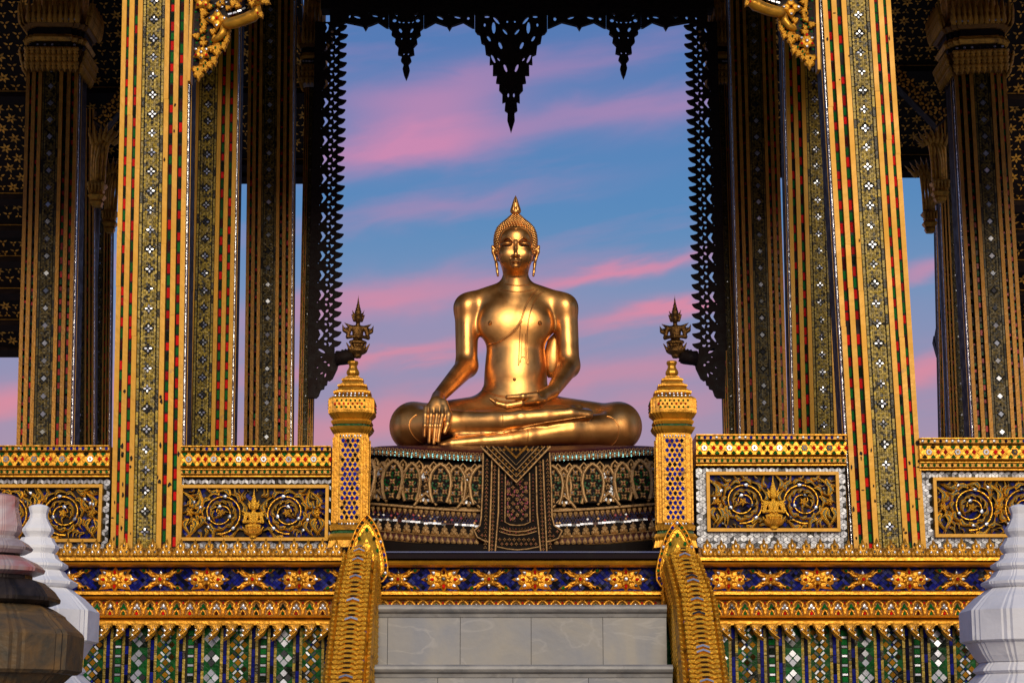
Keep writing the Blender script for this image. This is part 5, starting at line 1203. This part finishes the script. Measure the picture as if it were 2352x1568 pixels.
PET = {'g': petal_set(25, 92, 'g'), 'w': petal_set(17, 86, 'w'), 'h': petal_set(21, 90, 'h')}
for lst in ((('w', 843), ('g', 872 - 4), ('h', 0),), ):
    pass
seq = [('h', 846), ('w', 873), ('g', 904), ('h', 945), ('w', 979), ('g', 1012), ('h', 1049), ('w', 1077), ('g', 1104), ('g', 1268), ('w', 1295), ('h', 1322), ('g', 1361), ('w', 1396), ('h', 1431), ('g', 1471), ('w', 1502), ('h', 1530)]
for kd, px in seq:
    dd = {'g': .024, 'h': .008, 'w': .000}[kd]; g, rim, fl, gm, ch = PET[kd]
    q = put('petal', g, px, 1163, 1.01, dd + .012, tilt=-.16); 
    for nm, me in (('petal_rim', rim), ('petal_flower', fl), ('petal_gem', gm), ('petal_chip', ch)): ob(nm, me, q, kind=None if nm == 'petal_rim' else 'stuff')
    if kd == 'w':
        v_ = MB().ribbon([(-26 * w_, 0), (-15 * w_, 14 * w_), (0, 27 * w_), (15 * w_, 14 * w_), (26 * w_, 0)], 6.5 * w_, .018); v_.dome(xf(LEAF, 16 * w_, 0, (0, 2 * w_), 12 * w_), .012, .004)
        put('foot_petal', v_.mesh('foot_petal', 'throne_gold'), px, 1170, 1.0, .032)
tipm = MB().ribbon([(-9 * w_, 0), (-8 * w_, 8 * w_), (0, 17 * w_), (8 * w_, 8 * w_), (9 * w_, 0)], 5 * w_, .012); tipm.dome(xf(LEAF, 10 * w_, 0, (0, 1 * w_), 8 * w_), .012); tipm = tipm.mesh('back_petal', 'throne_gold')
for (k1, p1), (k2, p2) in zip(seq, seq[1:]):
    if p2 - p1 < 60: put('back_petal', tipm, (p1 + p2) / 2, 1084, .985, .006, tilt=-.2)
# pendants, mosaic band, crests
pend = MB().dome([(-4.2 * w_, 6 * w_), (4.2 * w_, 6 * w_), (5 * w_, 1 * w_), (3 * w_, -4 * w_), (0, -10 * w_), (-3 * w_, -4 * w_), (-5 * w_, 1 * w_)], .012); pend.dome(circ(2 * w_, 6, c=(0, 1 * w_)), .008, -.011); pend = pend.mesh('pendant', 'throne_gold')
cr1 = MB().dome(xf(LOBED, 25 * w_, 0, (0, 0), 21 * w_), .016, 0, c=(0, 8 * w_)); cr1.dome(xf(LEAF, 14 * w_, 0, (0, 3 * w_), 10 * w_), .010, -.012); cr1 = cr1.mesh('crest', 'throne_gold')
cr2 = MB().dome(xf(LEAF, 17 * w_, 0, (0, 0), 14 * w_), .013, 0, c=(0, 6 * w_)); cr2.dome(circ(2.6 * w_, 6, c=(0, 6 * w_)), .008, -.011); cr2 = cr2.mesh('crest', 'throne_gold')
for stp, me, py, k, d, off in ((12.2, pend, 1184, 1.0, .012, 0), (21.5, cr1, 1236, 1.02, .012, 4), (13.0, cr2, 1256.5, 1.055, .010, 2)):
    px = 846 + off
    while px < 1520:
        if not 1100 < px < 1272: put('pendant' if me is pend else 'crest', me, px, py, k, d)
        px += stp
bm_ = {m: MB() for m in ('navy_mass', 'mirror_mass', 'pink_mass', 'gold_cloth')}
px = 840
while px < 1525:
    for r_ in range(3):
        x = px2x(px + (3 if r_ % 2 else 0)); z = tz(1192.5 + r_ * 5) + sag(x); s_ = 2.6 * w_; yy = fy(x, 1.0) - .004; m = rnd.choices(('navy_mass', 'pink_mass', 'gold_cloth', 'mirror_mass'), (14, 2, 1.2, .6))[0]
        bm_[m].add([(x + s_ * math.cos(R(60 * a)), yy - rnd.uniform(0, .002), z + s_ * math.sin(R(60 * a))) for a in range(6)], [tuple(range(6))])
    px += 6.1
px = 840
while px < 1525:
    ww = rnd.uniform(7, 12); x0_, x1_ = px2x(px + .4), px2x(px + ww - .4)
    if rnd.random() < .86:
        z = tz(1208) + sag((x0_ + x1_) / 2) - rnd.choice((0, 0, .004)); yy = fy((x0_ + x1_) / 2, 1.0) - .010; MB().box(x0_, x1_, yy, yy + .012, z - 2.2 * w_, z + 2.2 * w_).build('white_tile', 'mirror', thr)
    px += ww
for m, b_ in bm_.items(): b_.build('mosaic_chip', m, thr, kind='stuff')
# hanging apron
AY = TY - .075
ap = ob('apron', MB().prism([(px2x(a), tz(b_)) for a, b_ in ((1108, 1040), (1262, 1040), (1267, 1080), (1267, 1190), (1273, 1210), (1292, 1222), (1282, 1240), (1262, 1246), (1258, 1268), (1118, 1268), (1113, 1246), (1098, 1238), (1088, 1221), (1104, 1208), (1107, 1190), (1109, 1080))], 0, .03).mesh('apron', 'throne_dark'), thr, (0, AY, 0))
def trim(pts, wd=4.2, h=.010, y=0.0, closed=False): MB().ribbon([(px2x(a), tz(b_)) for a, b_ in pts], wd * w_, h, y, closed=closed).build('trim', 'throne_gold', ap)
trim([(1110, 1044), (1109, 1120), (1106, 1190), (1103, 1210), (1090, 1221)]); trim([(1090, 1221), (1097, 1236), (1112, 1244), (1122, 1247)]); trim([(1262, 1044), (1266, 1120), (1267, 1190), (1272, 1210), (1290, 1222)]); trim([(1290, 1222), (1281, 1239), (1264, 1245), (1254, 1247)])
trim([(1130, 1060), (1128, 1150), (1124, 1268)]); trim([(1146, 1075), (1145, 1180), (1138, 1268)]); trim([(1247, 1060), (1250, 1150), (1255, 1268)]); trim([(1231, 1075), (1233, 1180), (1241, 1268)])
trim([(1161, 1090), (1160, 1202), (1172, 1208), (1188, 1209.5), (1204, 1208), (1217, 1202), (1216, 1090)], 3.6)
for y0_ in (1220, 1228): trim([(1147, y0_ - 5), (1168, y0_ + 2), (1188, y0_ + 4), (1208, y0_ + 2), (1232, y0_ - 5)], 3.2)
trim([(1142, 1258), (1165, 1263), (1188, 1265), (1212, 1263), (1238, 1258)], 3.2)
fl = MB(); gm = MB(); pk = MB()
def sprig(px, py, s_=5.2, n=4, red=True):
    c = (px2x(px), tz(py))
    for a in range(n): fl.dome(xf(LEAF, s_ * w_, a * 2 * math.pi / n, c, s_ * .85 * w_), .008, -.001)
    gm.dome(circ(1.6 * w_, 6, c=c), .010, -.006, mi=0 if red else 1)
for y0_ in range(1062, 1262, 9):
    sprig(1119 + (1062 - y0_) * .02, y0_, 5.4, 3); sprig(1257 - (1062 - y0_) * .03, y0_, 5.4, 3); sprig(1137 - (y0_ - 1062) * .035, y0_ + 4, 5.0, 4); sprig(1240 + (y0_ - 1062) * .035, y0_ + 4, 5.0, 4)
for y0_ in range(1095, 1205, 8): sprig(1153, y0_, 3.8, 3); sprig(1224, y0_, 3.8, 3)
for i, y0_ in enumerate(range(1105, 1204, 9)):
    for x0_ in ((1168, 1188, 1208) if i % 2 else (1178, 1198)): sprig(x0_, y0_, 6.2, 4 + 2 * (i % 2))
    for q in range(9):
        c = (px2x(rnd.uniform(1164, 1213)), tz(y0_ + rnd.uniform(-4, 4))); s_ = 2.0 * w_; pk.add([(c[0] - s_, -.0025, c[1]), (c[0], -.003, c[1] - s_ * 1.3), (c[0] + s_, -.0025, c[1]), (c[0], -.0025, c[1] + s_ * 1.3)], [(0, 1, 2, 3)])
for x0_ in range(1150, 1232, 7): sprig(x0_, 1213.5 + 5 * math.cos((x0_ - 1188) / 28), 3.6, 3); sprig(x0_, 1221.5 + 5 * math.cos((x0_ - 1188) / 28), 3.2, 4)
for x0_ in range(1148, 1234, 11): sprig(x0_, 1242, 5.5, 4); sprig(x0_ + 5, 1252, 5, 4)
for x0_, y0_ in ((1100, 1222), (1108, 1232), (1279, 1224), (1270, 1234)): sprig(x0_, y0_, 5, 4)
fl.build('gilt_sprig', 'throne_gold_mass', ap, kind='stuff'); gm.build('gem_dot', ['pink_mass', 'mirror_mass'], ap, kind='stuff'); pk.build('pink_chip', 'pink_mass', ap, kind='stuff')
lp = ob('apron_flap', MB().prism([(px2x(a), tz(b_)) for a, b_ in ((1104, 1031), (1264, 1031), (1186, 1113))], -.028, -.004).mesh('apron_flap', 'throne_dark'), thr, (0, AY, 0))
for k, wd in ((1.0, 5.0), (.84, 2.6), (.66, 3.4), (.52, 2.2)):
    MB().ribbon([(px2x(1185 + (a - 1185) * k), tz(1031 + (b_ - 1031) * k)) for a, b_ in ((1104, 1031), (1186, 1113), (1264, 1031))], wd * w_, .009, -.028).build('trim', 'throne_gold', lp)
fl = MB()
for k in (.92, .75, .30):
    for t in range(0, 17):
        tt = t / 16; a, b_ = ((1104 + 82 * tt * 2, 1031 + 82 * tt * 2) if tt < .5 else (1186 + 78 * (tt - .5) * 2, 1113 - 82 * (tt - .5) * 2)); a, b_ = 1185 + (a - 1185) * k, 1031 + (b_ - 1031) * k
        for d in range(4): fl.dome(xf(LEAF, 3.8 * w_, d * math.pi / 2 + .4, (px2x(a), tz(b_ + 1)), 3.4 * w_), .007, -.027)
for a in range(1140, 1235, 9):
    for d in range(4): fl.dome(xf(LEAF, 5 * w_, d * math.pi / 2, (px2x(a), tz(1038 + abs(a - 1186) * .02)), 4.4 * w_), .007, -.027)
fl.build('gilt_sprig', 'gold_old', lp, kind='stuff')
# ------------------------------------------------------------------ carved valance and fringes round the opening
VY = 3.30
val_ = thing('carved_valance', 'dark carved wooden valance with three pierced pendants hanging across the sky', 'valance', P(1181, 60, VY), (0, 0, 0))
vo = val_.location
def cq(x, y): p = P(673.75 + x * .4322, y * .4322, VY); return (p.x - vo.x, p.z - vo.z)
def el(x, y, rx, ry, a=0.0, n=9):
    ca, sa = math.cos(R(a)), math.sin(R(a)); return [cq(x + rx * math.cos(t) * ca - ry * math.sin(t) * sa, y + rx * math.cos(t) * sa + ry * math.sin(t) * ca) for t in [2 * math.pi * k / n for k in range(n)]]
def plate(name, pts, holes): MB().prism([cq(*p) for p in pts], -.02, .02, [el(*h) for h in holes]).build(name, 'carved_wood', val_)
MB().box(cq(150, 0)[0], cq(2230, 0)[0], -.06, .08, cq(0, 62)[1], cq(0, -120)[1]).build('beam', 'carved_wood', val_)
def pendant(cx, half, holes):
    L_ = [(cx - a, b) for a, b in half]; Rr = [(cx + a, b) for a, b in half[::-1]][1:]; hs = []
    for h in holes: hs.append((cx + h[0],) + tuple(h[1:])); 
    for h in holes:
        if abs(h[0]) > 6: hs.append((cx - h[0], h[1], h[2], h[3], -(h[4] if len(h) > 4 else 0)))
    plate('pendant', L_ + Rr, hs)
small = [(92, 62), (92, 150), (74, 166), (78, 188), (56, 204), (60, 232), (40, 254), (44, 292), (20, 300), (28, 326), (12, 345), (19, 372), (12, 400), (0, 428)]
sh = [(30, 165, 8, 17, 20), (62, 112, 12, 13), (54, 82, 15, 6, -40), (14, 122, 8, 8), (36, 120, 6, 10, 30), (24, 208, 4, 9), (12, 290, 5, 8)]
pendant(600, small, sh); pendant(1755, [(a, b - 6 if b > 160 else b) for a, b in small], [(h[0], h[1] - (5 if h[1] > 160 else 0)) + tuple(h[2:]) for h in sh])
big = [(192, 62), (192, 165), (180, 182), (165, 188), (158, 230), (140, 240), (134, 290), (112, 300), (114, 345), (96, 342), (97, 402), (74, 402), (80, 442), (62, 446), (64, 480), (46, 500), (47, 548), (30, 542), (34, 588), (18, 600), (20, 640), (10, 672), (0, 706)]
pendant(1157, big, [(92, 150, 10, 36, 2), (128, 92, 16, 10), (78, 112, 9, 28, 38), (32, 172, 8, 22, 35), (118, 208, 8, 20, 25), (140, 135, 6, 14), (57, 244, 9, 24, 18), (95, 315, 8, 28, 22), (66, 318, 6, 14, 30), (30, 364, 8, 26, 16), (15, 508, 5, 15), (26, 482, 4, 4), (54, 206, 5, 5), (20, 118, 6, 10)])
def scallop(x0, x1, mid, holes): plate('scallop', [(x0, 62), (x0, 152), (x0 + 12, 150), (x0 + (mid - x0) * .45, 122), (mid - 28, 138), (mid - 14, 142), (mid, 166), (mid + 14, 142), (mid + 28, 138), (x1 - (x1 - mid) * .45, 122), (x1 - 12, 150), (x1, 152), (x1, 62)], holes)
scallop(694, 963, 830, [(780, 98, 22, 9, 30), (872, 95, 22, 9, 15), (930, 100, 8, 12), (828, 84, 5, 4)]); scallop(1351, 1661, 1520, [(1390, 104, 9, 14), (1475, 98, 22, 9, -20), (1578, 98, 22, 10, 15), (1630, 104, 8, 12)])
scallop(195, 506, 384, [(340, 94, 22, 9, 20), (300, 90, 6, 12), (435, 88, 20, 8, 15), (480, 100, 6, 10), (402, 76, 6, 4)]); scallop(1849, 2200, 1980, [(1925, 95, 20, 9, 10), (2030, 97, 16, 6, 10), (1885, 100, 7, 10), (2090, 98, 8, 12), (2140, 100, 6, 10)])
# side fringes: pierced boards edged with saw-tooth leaves
def side_fringe(label, sg, top, bot):
    """top, bot = measured leaf-root positions at the head and foot of the board"""
    t, b = P(*top, VY + .04), P(*bot, VY + .04); r = thing('carved_fringe', label, 'carving', b, (0, 0, 0), 'carved fringes flanking the opening')
    n = 17; Lz = (t - b); hgt = Lz.length / n; s_ = hgt / 45.0; lean = math.atan2(Lz.x, Lz.z)
    def mp(l): return [(sg * (49 - x) * s_ if False else -sg * (49 - x) * s_, -y * s_) for x, y in l]
    def e(x, y, rx, ry, a=0, n_=8): ca, sa = math.cos(R(a)), math.sin(R(a)); return mp([(x + rx * math.cos(q) * ca - ry * math.sin(q) * sa, y + rx * math.cos(q) * sa + ry * math.sin(q) * ca) for q in [2 * math.pi * k / n_ for k in range(n_)]])
    unit = MB().prism(mp([(-8, 0), (49, 0), (49, 45), (-8, 45)]), -.012, .012, [mp([(15, 2), (19.5, 1.5), (27, 11), (25, 17), (17.5, 26), (13.5, 25.5), (19.5, 13)]), e(33.5, 4.5, 3.2, 4.6, 25), e(32, 23, 4, 4.0), mp([(37.5, 8), (41, 10), (45, 10.5), (46, 14), (42, 18), (38.5, 20), (40, 14)]), mp([(37, 30), (40.5, 31.5), (44.5, 31), (46, 35), (42, 39), (38, 42), (39.5, 36)]), e(11.5, 30, 1.6, 1.6, 0, 6), e(31, 35, 2.4, 4, -30)]).mesh('pierced_panel', 'carved_wood')
    tooth = MB().prism(mp([(48.5, 1), (52, 5), (59, 7), (67, 8), (63, 14), (58, 18), (52, 20), (48.5, 22)]), -.016, .016).mesh('leaf_tooth', 'carved_wood')
    for i in range(n):
        z = (i + 1) * hgt; o = Vector((Lz.x / Lz.length * z, 0, Lz.z / Lz.length * z)); ob('pierced_panel', unit, r, o, (0, lean, 0))
        for d in (0, 22.5): ob('leaf_tooth', tooth, r, (o.x - math.sin(lean) * d * s_, 0, o.z - math.cos(lean) * d * s_), (0, lean, 0), (rnd.uniform(.9, 1.06), 1, rnd.uniform(.92, 1.05)))
    return r
side_fringe('dark pierced fringe with saw-tooth leaves along the left side of the opening', 1, (781, 52), (765.5, 800)); side_fringe('dark pierced fringe with saw-tooth leaves along the right side of the opening', -1, (1589, 52), (1610, 805))
# brackets that carry the finial figures
DARKD = deity_mesh('bronze_dark', True)
def arm(label, dl, sg, ox, oy, cxm):
    r = thing('carved_bracket', label, 'bracket', P(cxm, oy + 612.5 + 1000 * .2149, VY), (0, 0, 0), 'carved brackets below the fringes'); o = r.location
    def m(x, y): p = P(ox + sg * x * .2149, oy + 612.5 + y * .2149, VY); return (p.x - o.x, p.z - o.z)
    def e(x, y, rx, ry, a=0): ca, sa = math.cos(R(a)), math.sin(R(a)); return [m(x + rx * math.cos(q) * ca - ry * math.sin(q) * sa, y + rx * math.cos(q) * sa + ry * math.sin(q) * ca) for q in [2 * math.pi * k / 9 for k in range(9)]]
    pts = [(160, 860), (440, 860), (440, 930), (500, 918), (522, 888), (545, 895), (560, 880), (600, 905), (650, 915), (692, 950), (660, 962), (642, 990), (636, 1024), (600, 1036), (520, 1046), (480, 1046), (470, 1090), (446, 1140), (420, 1195), (388, 1220), (366, 1216), (358, 1262), (334, 1272), (328, 1304), (292, 1316), (270, 1380), (245, 1404), (160, 1406)]
    MB().prism([m(*p) for p in pts], -.02, .02, [e(304, 900, 46, 15, 35), e(300, 965, 13, 10), e(340, 1017, 19, 11, 20), e(378, 1050, 12, 19, -30), e(258, 1077, 9, 15, 40), e(303, 1137, 21, 12, -30), e(342, 1158, 11, 26, 8), e(250, 1197, 6, 11), e(252, 1298, 6, 6)]).build('pierced_board', 'carved_wood', r)
    MB().tube([(m(470, 985)[0], -.02, m(470, 985)[1]), (m(560, 975)[0], -.03, m(560, 975)[1]), (m(640, 950)[0], -.03, m(640, 950)[1])], [.055, .045, .05], 8).build('horn', 'carved_wood', r, smooth=True)
    q = P(*dl, VY - .05); t = thing('finial_figure', 'small dark gold crowned figure above the %s gate post' % ('left' if sg > 0 else 'right'), 'finial', q, (0, 0, sg * .25), 'crowned finial figures')
    h = (Z(670, VY) - Z(818, VY)) / 1.38; ob('figure', DARKD, t, (0, 0, 0), (0, 0, 0), (h * .88, h * .9, h))
arm('dark pierced bracket below the left fringe, beside the left gate post', (821, 818), 1, 673.75, 0, 735); arm('dark pierced bracket below the right fringe, beside the right gate post', (1552, 818), -1, 1699.5, 0, 1640)
# ------------------------------------------------------------------ gilded brackets on the front columns
def gold_bracket(label, sg, x0, y0, xref, YB=.06):
    root = P(xref, y0 + 190, YB); r = thing('gilded_bracket', label, 'bracket', root, (0, 0, 0), 'gilded brackets on the front columns'); s_ = .13286
    def m(x, y): p = P(x0 + sg * x * s_, y0 + y * s_, YB); return (p.x - root.x, p.z - root.z)
    k = s_ / 430.0
    b0, b1 = m(120, 1430), m(225, -300); xa, xb = sorted((b0[0], b1[0])); MB().box(xa, xb, -.03, .05, b0[1], b1[1]).build('batten', 'gold_paint', r)
    MB().prism([m(*p) for p in ((222, -300), (870, -300), (835, 260), (850, 560), (815, 690), (690, 890), (590, 985), (500, 1100), (370, 1190), (300, 1310), (222, 1425))], .012, .028).build('ground', 'lacquer', r)
    lf = MB().dome(xf(LOBED, 1.15, 0, (0, 0), 1.02), .15, 0, c=(0, .42), k=.72).mesh('leaf', 'gold')
    def leaf(x, y, l, a, g='green_glass', d=0.0):
        px, pz = m(x, y); an = R(a) * sg; q = ob('leaf', lf, r, (px + math.sin(an) * l * k * .35, -d, pz - math.cos(an) * l * k * .35), (0, an, 0), (l * k, .12, l * k))
        if g: gem('tear', g, r, px, -d - .022, pz, 50 * k, .014, a=-an)
    for a in ((265, 240, 160, 90), (290, 385, 140, 110), (365, 450, 150, 170), (268, 545, 130, 80), (375, 635, 150, -80), (455, 560, 150, 60), (475, 675, 160, 110), (278, 770, 150, 60), (525, 755, 150, 130), (600, 850, 230, 175), (695, 785, 170, 165), (755, 675, 170, 170), (785, 560, 160, 175), (250, 1080, 170, 100), (512, 1040, 180, 160), (430, 1115, 150, 150), (395, 1165, 150, 170), (292, 1225, 270, 178), (330, 690, 120, 30), (300, 880, 130, 10), (440, 860, 140, 40), (330, 330, 120, 20), (480, 200, 150, -60), (560, 130, 150, -40)): leaf(*a)
    for a in ((600, 90, 150, 30), (790, 70, 160, 70), (680, 60, 150, 10), (720, 150, 120, 80)): leaf(*a, g='mirror')
    def rosette(x, y, rad, n, gems, d=.02):
        px, pz = m(x, y); mb = MB()
        for i in range(n): mb.dome(xf(LEAF, rad * k, 2 * math.pi * i / n, (0, 0), rad * k * .95), .02)
        q = mb.build('rosette', 'gold', r, loc=(px, -d, pz))
        gem('round', gems[0], q, 0, -.022, 0, 52 * k, .016)
        for i in range(n): gem('round', gems[1 + i % (len(gems) - 1)], q, -math.sin(2 * math.pi * i / n) * rad * k * .6, -.02, math.cos(2 * math.pi * i / n) * rad * k * .6, 48 * k, .016)
        return q
    rosette(632, 362, 215, 4, ('red_glass', 'mirror')); rosette(360, 945, 175, 6, ('mirror', 'red_glass', 'mirror')); rosette(375, 40, 200, 5, ('mirror', 'red_glass'))
    # coiled shoulder and horn ending in a lotus cup
    def P3(x, y, d): q = m(x, y); return (q[0], -d, q[1])
    MB().tube([P3(560, 740, .02), (P3(660, 690, .03)), P3(735, 600, .03), P3(745, 520, .03), P3(800, 480, .04)], [45 * k, 62 * k, 70 * k, 66 * k, 80 * k], 8).build('coil', 'gold', r, smooth=True)
    MB().tube([P3(760, 470, .04), P3(850, 470, .05), P3(1000, 450, .06), P3(1150, 410, .07), P3(1270, 370, .08), P3(1350, 320, .09), P3(1330, 230, .10)], [80 * k, 100 * k, 105 * k, 105 * k, 112 * k, 100 * k, 80 * k], 10).build('horn', 'gold', r, smooth=True)
    for i, (xx, yy) in enumerate(((900, 395), (985, 378), (1065, 352), (1140, 318))): gem('square', 'mirror', r, *P3(xx, yy, .13 + .004 * i), 80 * k, .010, a=sg * R(14 + 4 * i), sz=38 * k, name='mirror_tile')
    c = P3(1330, 110, .10); MB().lathe([(70 * k, -.04), (110 * k, -.01), (190 * k, .04), (235 * k, .085), (240 * k, .14), (220 * k, .20)], circ(1, 14)).build('lotus_cup', 'gold', r, smooth=True, loc=c)
    for i in range(9):
        an = -math.pi / 2 + (i - 4) * .38; ob('petal', lf, r, (c[0] + math.cos(an) * 120 * k, c[1] + math.sin(an) * 120 * k, c[2] - .02), (-.55, 0, an + math.pi / 2), (150 * k, .14, 260 * k))
        gem('tear', 'red_glass', r, c[0] + math.cos(an) * 215 * k, c[1] + math.sin(an) * 215 * k, c[2] + .03, 40 * k, .014).rotation_euler = (-.5, 0, an + math.pi / 2)
    for xx, yy, l, a in ((1285, 200, 170, 180), (1180, 150, 150, -60), (1400, 200, 170, 120), (1390, 430, 120, 150)): leaf(xx, yy, l, a, 'red_glass', .15)
    leaf(1050, 250, 130, -10, None, .12)
gold_bracket('gilded leafy bracket with curled horn on the left front column', 1, 416.5, 0, 440); gold_bracket('gilded leafy bracket with curled horn on the right front column', -1, 1899.0, -26, 1876)
# ------------------------------------------------------------------ stencilled soffits, braces and roof
def stencil(mb, c, rad, n, a0, gap=.0, wd=.75):
    for i in range(n): mb.add([(p[0], -.003, p[1]) for p in xf([(0, .12), (.26, .30), (.30, .55), (0, 1), (-.30, .55), (-.26, .30)], rad, a0 + 2 * math.pi * i / n, c, rad * wd)], [(0, 1, 2, 3, 4, 5)])
def soffit(label, xa, xb, yb, Yb, yt, Yt, beams):
    A, B, C_ = P(xa, yb, Yb), P(xb, yb, Yb), P((xa + xb) / 2, yt, Yt); ln = math.hypot(C_.y - A.y, C_.z - A.z); ph = math.atan2(C_.y - A.y, C_.z - A.z)
    o = Vector(((A.x + B.x) / 2, A.y, A.z)); r = thing('soffit', label, 'ceiling', o, (-ph, 0, 0), 'stencilled soffits'); hw = (B.x - A.x) / 2
    MB().box(-hw, hw, 0, .12, 0, ln).build('panel', 'lacquer', r); MB().box(-hw, hw, -.05, .15, -.06, .02).build('edge_board', 'lacquer', r)
    bs = []
    for yb_ in beams:
        t = (yb_ - yb) / (yt - yb); t = max(0, min(1, t)); bs.append(t * ln); MB().box(-hw, hw, -.07, 0, t * ln - .035, t * ln + .035).build('beam', 'lacquer', r); 
        for d in (-.045, .045): MB().box(-hw, hw, -.006, 0, t * ln + d - .003, t * ln + d + .003).build('gilt_line', 'gold_old', r)
    mb = MB(); st = .168; j = 0; z = .09
    while z < ln - .05:
        if all(abs(z - b_) > .07 for b_ in bs):
            i = 0; x = -hw + .05 + (j % 2) * st / 2
            while x < hw - .05:
                if (i + j) % 2 == 0: stencil(mb, (x, z), .050, 6, .2, 0, .62)
                else:
                    stencil(mb, (x, z + .01), .044, 3, math.pi, 0, .62)
                stencil(mb, (x + st / 2, z), .032, 3, 0 if i % 2 else math.pi); x += st; i += 1
        z += st * .55; j += 1
    mb.build('gilt_stencil', 'stencil_gold', r, kind='stuff')
soffit('dark soffit stencilled with gold flowers at the far left', -160, 247, 800, 6.6, -60, 3.9, (195, 425, 500, 575, 655, 735)); soffit('dark soffit stencilled with gold flowers at the far right', 2150, 2520, 800, 6.6, -60, 3.9, (200, 440, 510, 585, 660, 735))
soffit('dark soffit stencilled with gold flowers behind the left columns', 160, 728, 402, 6.3, -60, 4.6, (200, 372)); soffit('dark soffit stencilled with gold flowers behind the right columns', 1646, 2200, 388, 6.3, -60, 4.6, (150, 362))
def brace(label, a, b, Y):
    A, B = P(*a, Y), P(*b, Y); d = B - A; r = thing('brace', label, 'beam', A, (0, math.atan2(d.x, d.z), 0), 'stencilled braces'); l = d.length
    MB().box(-.055, .055, 0, .12, 0, l).build('beam', 'lacquer', r); mb = MB()
    for i in range(int(l / .05)):
        for s in (-1, 1): stencil(mb, (s * .026 + (i % 2) * .008, .03 + i * .05), .040, 3, i * .7)
    mb.build('gilt_stencil', 'stencil_gold', r, kind='stuff')
brace('slanting stencilled brace behind the foremost left column', (226, 285), (330, 160), 4.3); brace('slanting stencilled brace behind the foremost right column', (2165, 278), (2030, 140), 4.3)
roof = thing('shade_roof', 'unseen sloping roof with dark red underside, shaped to shade the rear columns', 'roof', (0, .4, 5.72)); mb = MB(); sl_ = .415  # unseen roof; front edge set to shade the rear columns but not the statue
mb.add([(x, y, y * sl_ + d) for d in (0, .15) for y in (0, 5.4) for x in (-4.2, 4.2)], [(0, 1, 3, 2), (4, 6, 7, 5), (0, 4, 5, 1), (2, 3, 7, 6), (0, 2, 6, 4), (1, 5, 7, 3)]); mb.build('roof_slab', 'lacquer_red', roof); MB().box(-4.2, 4.2, -.02, .0, -.02, .17).build('fascia', 'gold', roof)
# ------------------------------------------------------------------ boundary posts in the foreground
OCT = [(-.46, -1), (.46, -1), (.49, -.955), (.545, -.955), (.585, -.90), (.62, -.90), (.90, -.62), (.90, -.585), (.955, -.545), (.955, -.49), (1, -.46), (1, .46), (.955, .49), (.955, .545), (.90, .585), (.90, .62), (.62, .90), (.585, .90), (.545, .955), (.49, .955), (.46, 1), (-.46, 1), (-.49, .955), (-.545, .955), (-.585, .90), (-.62, .90), (-.90, .62), (-.90, .585), (-.955, .545), (-.955, .49), (-1, .46), (-1, -.46), (-.955, -.49), (-.955, -.545), (-.90, -.585), (-.90, -.62), (-.62, -.90), (-.585, -.90), (-.545, -.955), (-.49, -.955)]
def boundary_post(name, label, cx, Y, parts, grp, rot=0.0):
    s_ = 1.0 / (F / (10 + Y)); r = thing(name, label, 'post', (X(cx, 1400, Y), Y, 0), (0, 0, rot), grp); low = None
    for nm, prof, m in parts:
        pr = [(h * s_, Z(y, Y)) for h, y in prof][::-1]; MB().lathe(pr, OCT).build(nm, m, r)
        low = prof[-1]
    h, y = low; MB().lathe([(h * s_ * 1.15, 0), (h * s_ * 1.15, .3), (h * s_ * .9, .35), (h * s_ * .9, Z(y, Y) - .001)], OCT).build('pedestal', parts[-1][2], r)
def white_parts(m): return [('finial', [(3, 1157), (17, 1161), (22, 1165), (20.5, 1172), (18, 1180), (19, 1190), (26, 1204), (33, 1215), (33, 1221), (24, 1235)], m), ('tier', [(34, 1235.2), (37, 1243), (45, 1254), (45, 1260), (36, 1272)], m), ('tier', [(42, 1272.2), (48, 1284), (66, 1296), (66, 1302), (54, 1311)], m), ('tier', [(60, 1311.2), (70, 1326), (88, 1337), (87, 1343), (72, 1352)], m),
    ('block', [(78, 1352.2), (90, 1362), (104, 1372), (108, 1376), (124, 1392), (136, 1404), (136, 1472), (130, 1476)], m), ('taper', [(126, 1476.2), (110, 1506), (100, 1520)], m), ('tier', [(96, 1520.2), (110, 1535), (113, 1541), (104, 1548)], m), ('tier', [(106, 1548.2), (126, 1568), (130, 1576), (120, 1590)], m)]
bp = 'whitewashed boundary posts'
boundary_post('boundary_post', 'whitewashed tiered boundary post behind the brown marble post, at the left edge', 79, -1.6, white_parts('white_plaster'), bp); boundary_post('boundary_post', 'whitewashed tiered boundary post cut off by the right edge', 2353, -1.6, white_parts('white_plaster_old'), bp)
boundary_post('marble_post', 'brown and pink marble boundary post in the lower left corner', -16, -2.6, [('finial', [(30, 1136), (42, 1141), (43, 1150), (42, 1165), (48, 1190), (52, 1208), (50, 1222), (42, 1232)], 'marble_pink'), ('neck', [(46, 1232.2), (46, 1238)], 'marble_pale'), ('tier', [(52, 1238.2), (66, 1247), (77, 1258), (74, 1264), (60, 1272)], 'marble_pale'), ('neck', [(50, 1272.2), (50, 1278)], 'marble_black'), ('tier', [(60, 1278.2), (88, 1292), (104, 1306), (102, 1314), (82, 1322)], 'marble_rose'), ('neck', [(78, 1322.2), (78, 1330)], 'marble_black'),
    ('tier', [(84, 1330.2), (104, 1336), (126, 1355), (139, 1374), (138, 1382), (118, 1390)], 'marble_black'), ('block', [(112, 1390.2), (128, 1398), (150, 1412), (153, 1418), (188, 1452), (192, 1460), (190, 1540), (180, 1548)], 'marble_brown'), ('taper', [(170, 1548.2), (140, 1580), (130, 1600)], 'marble_brown')], None)
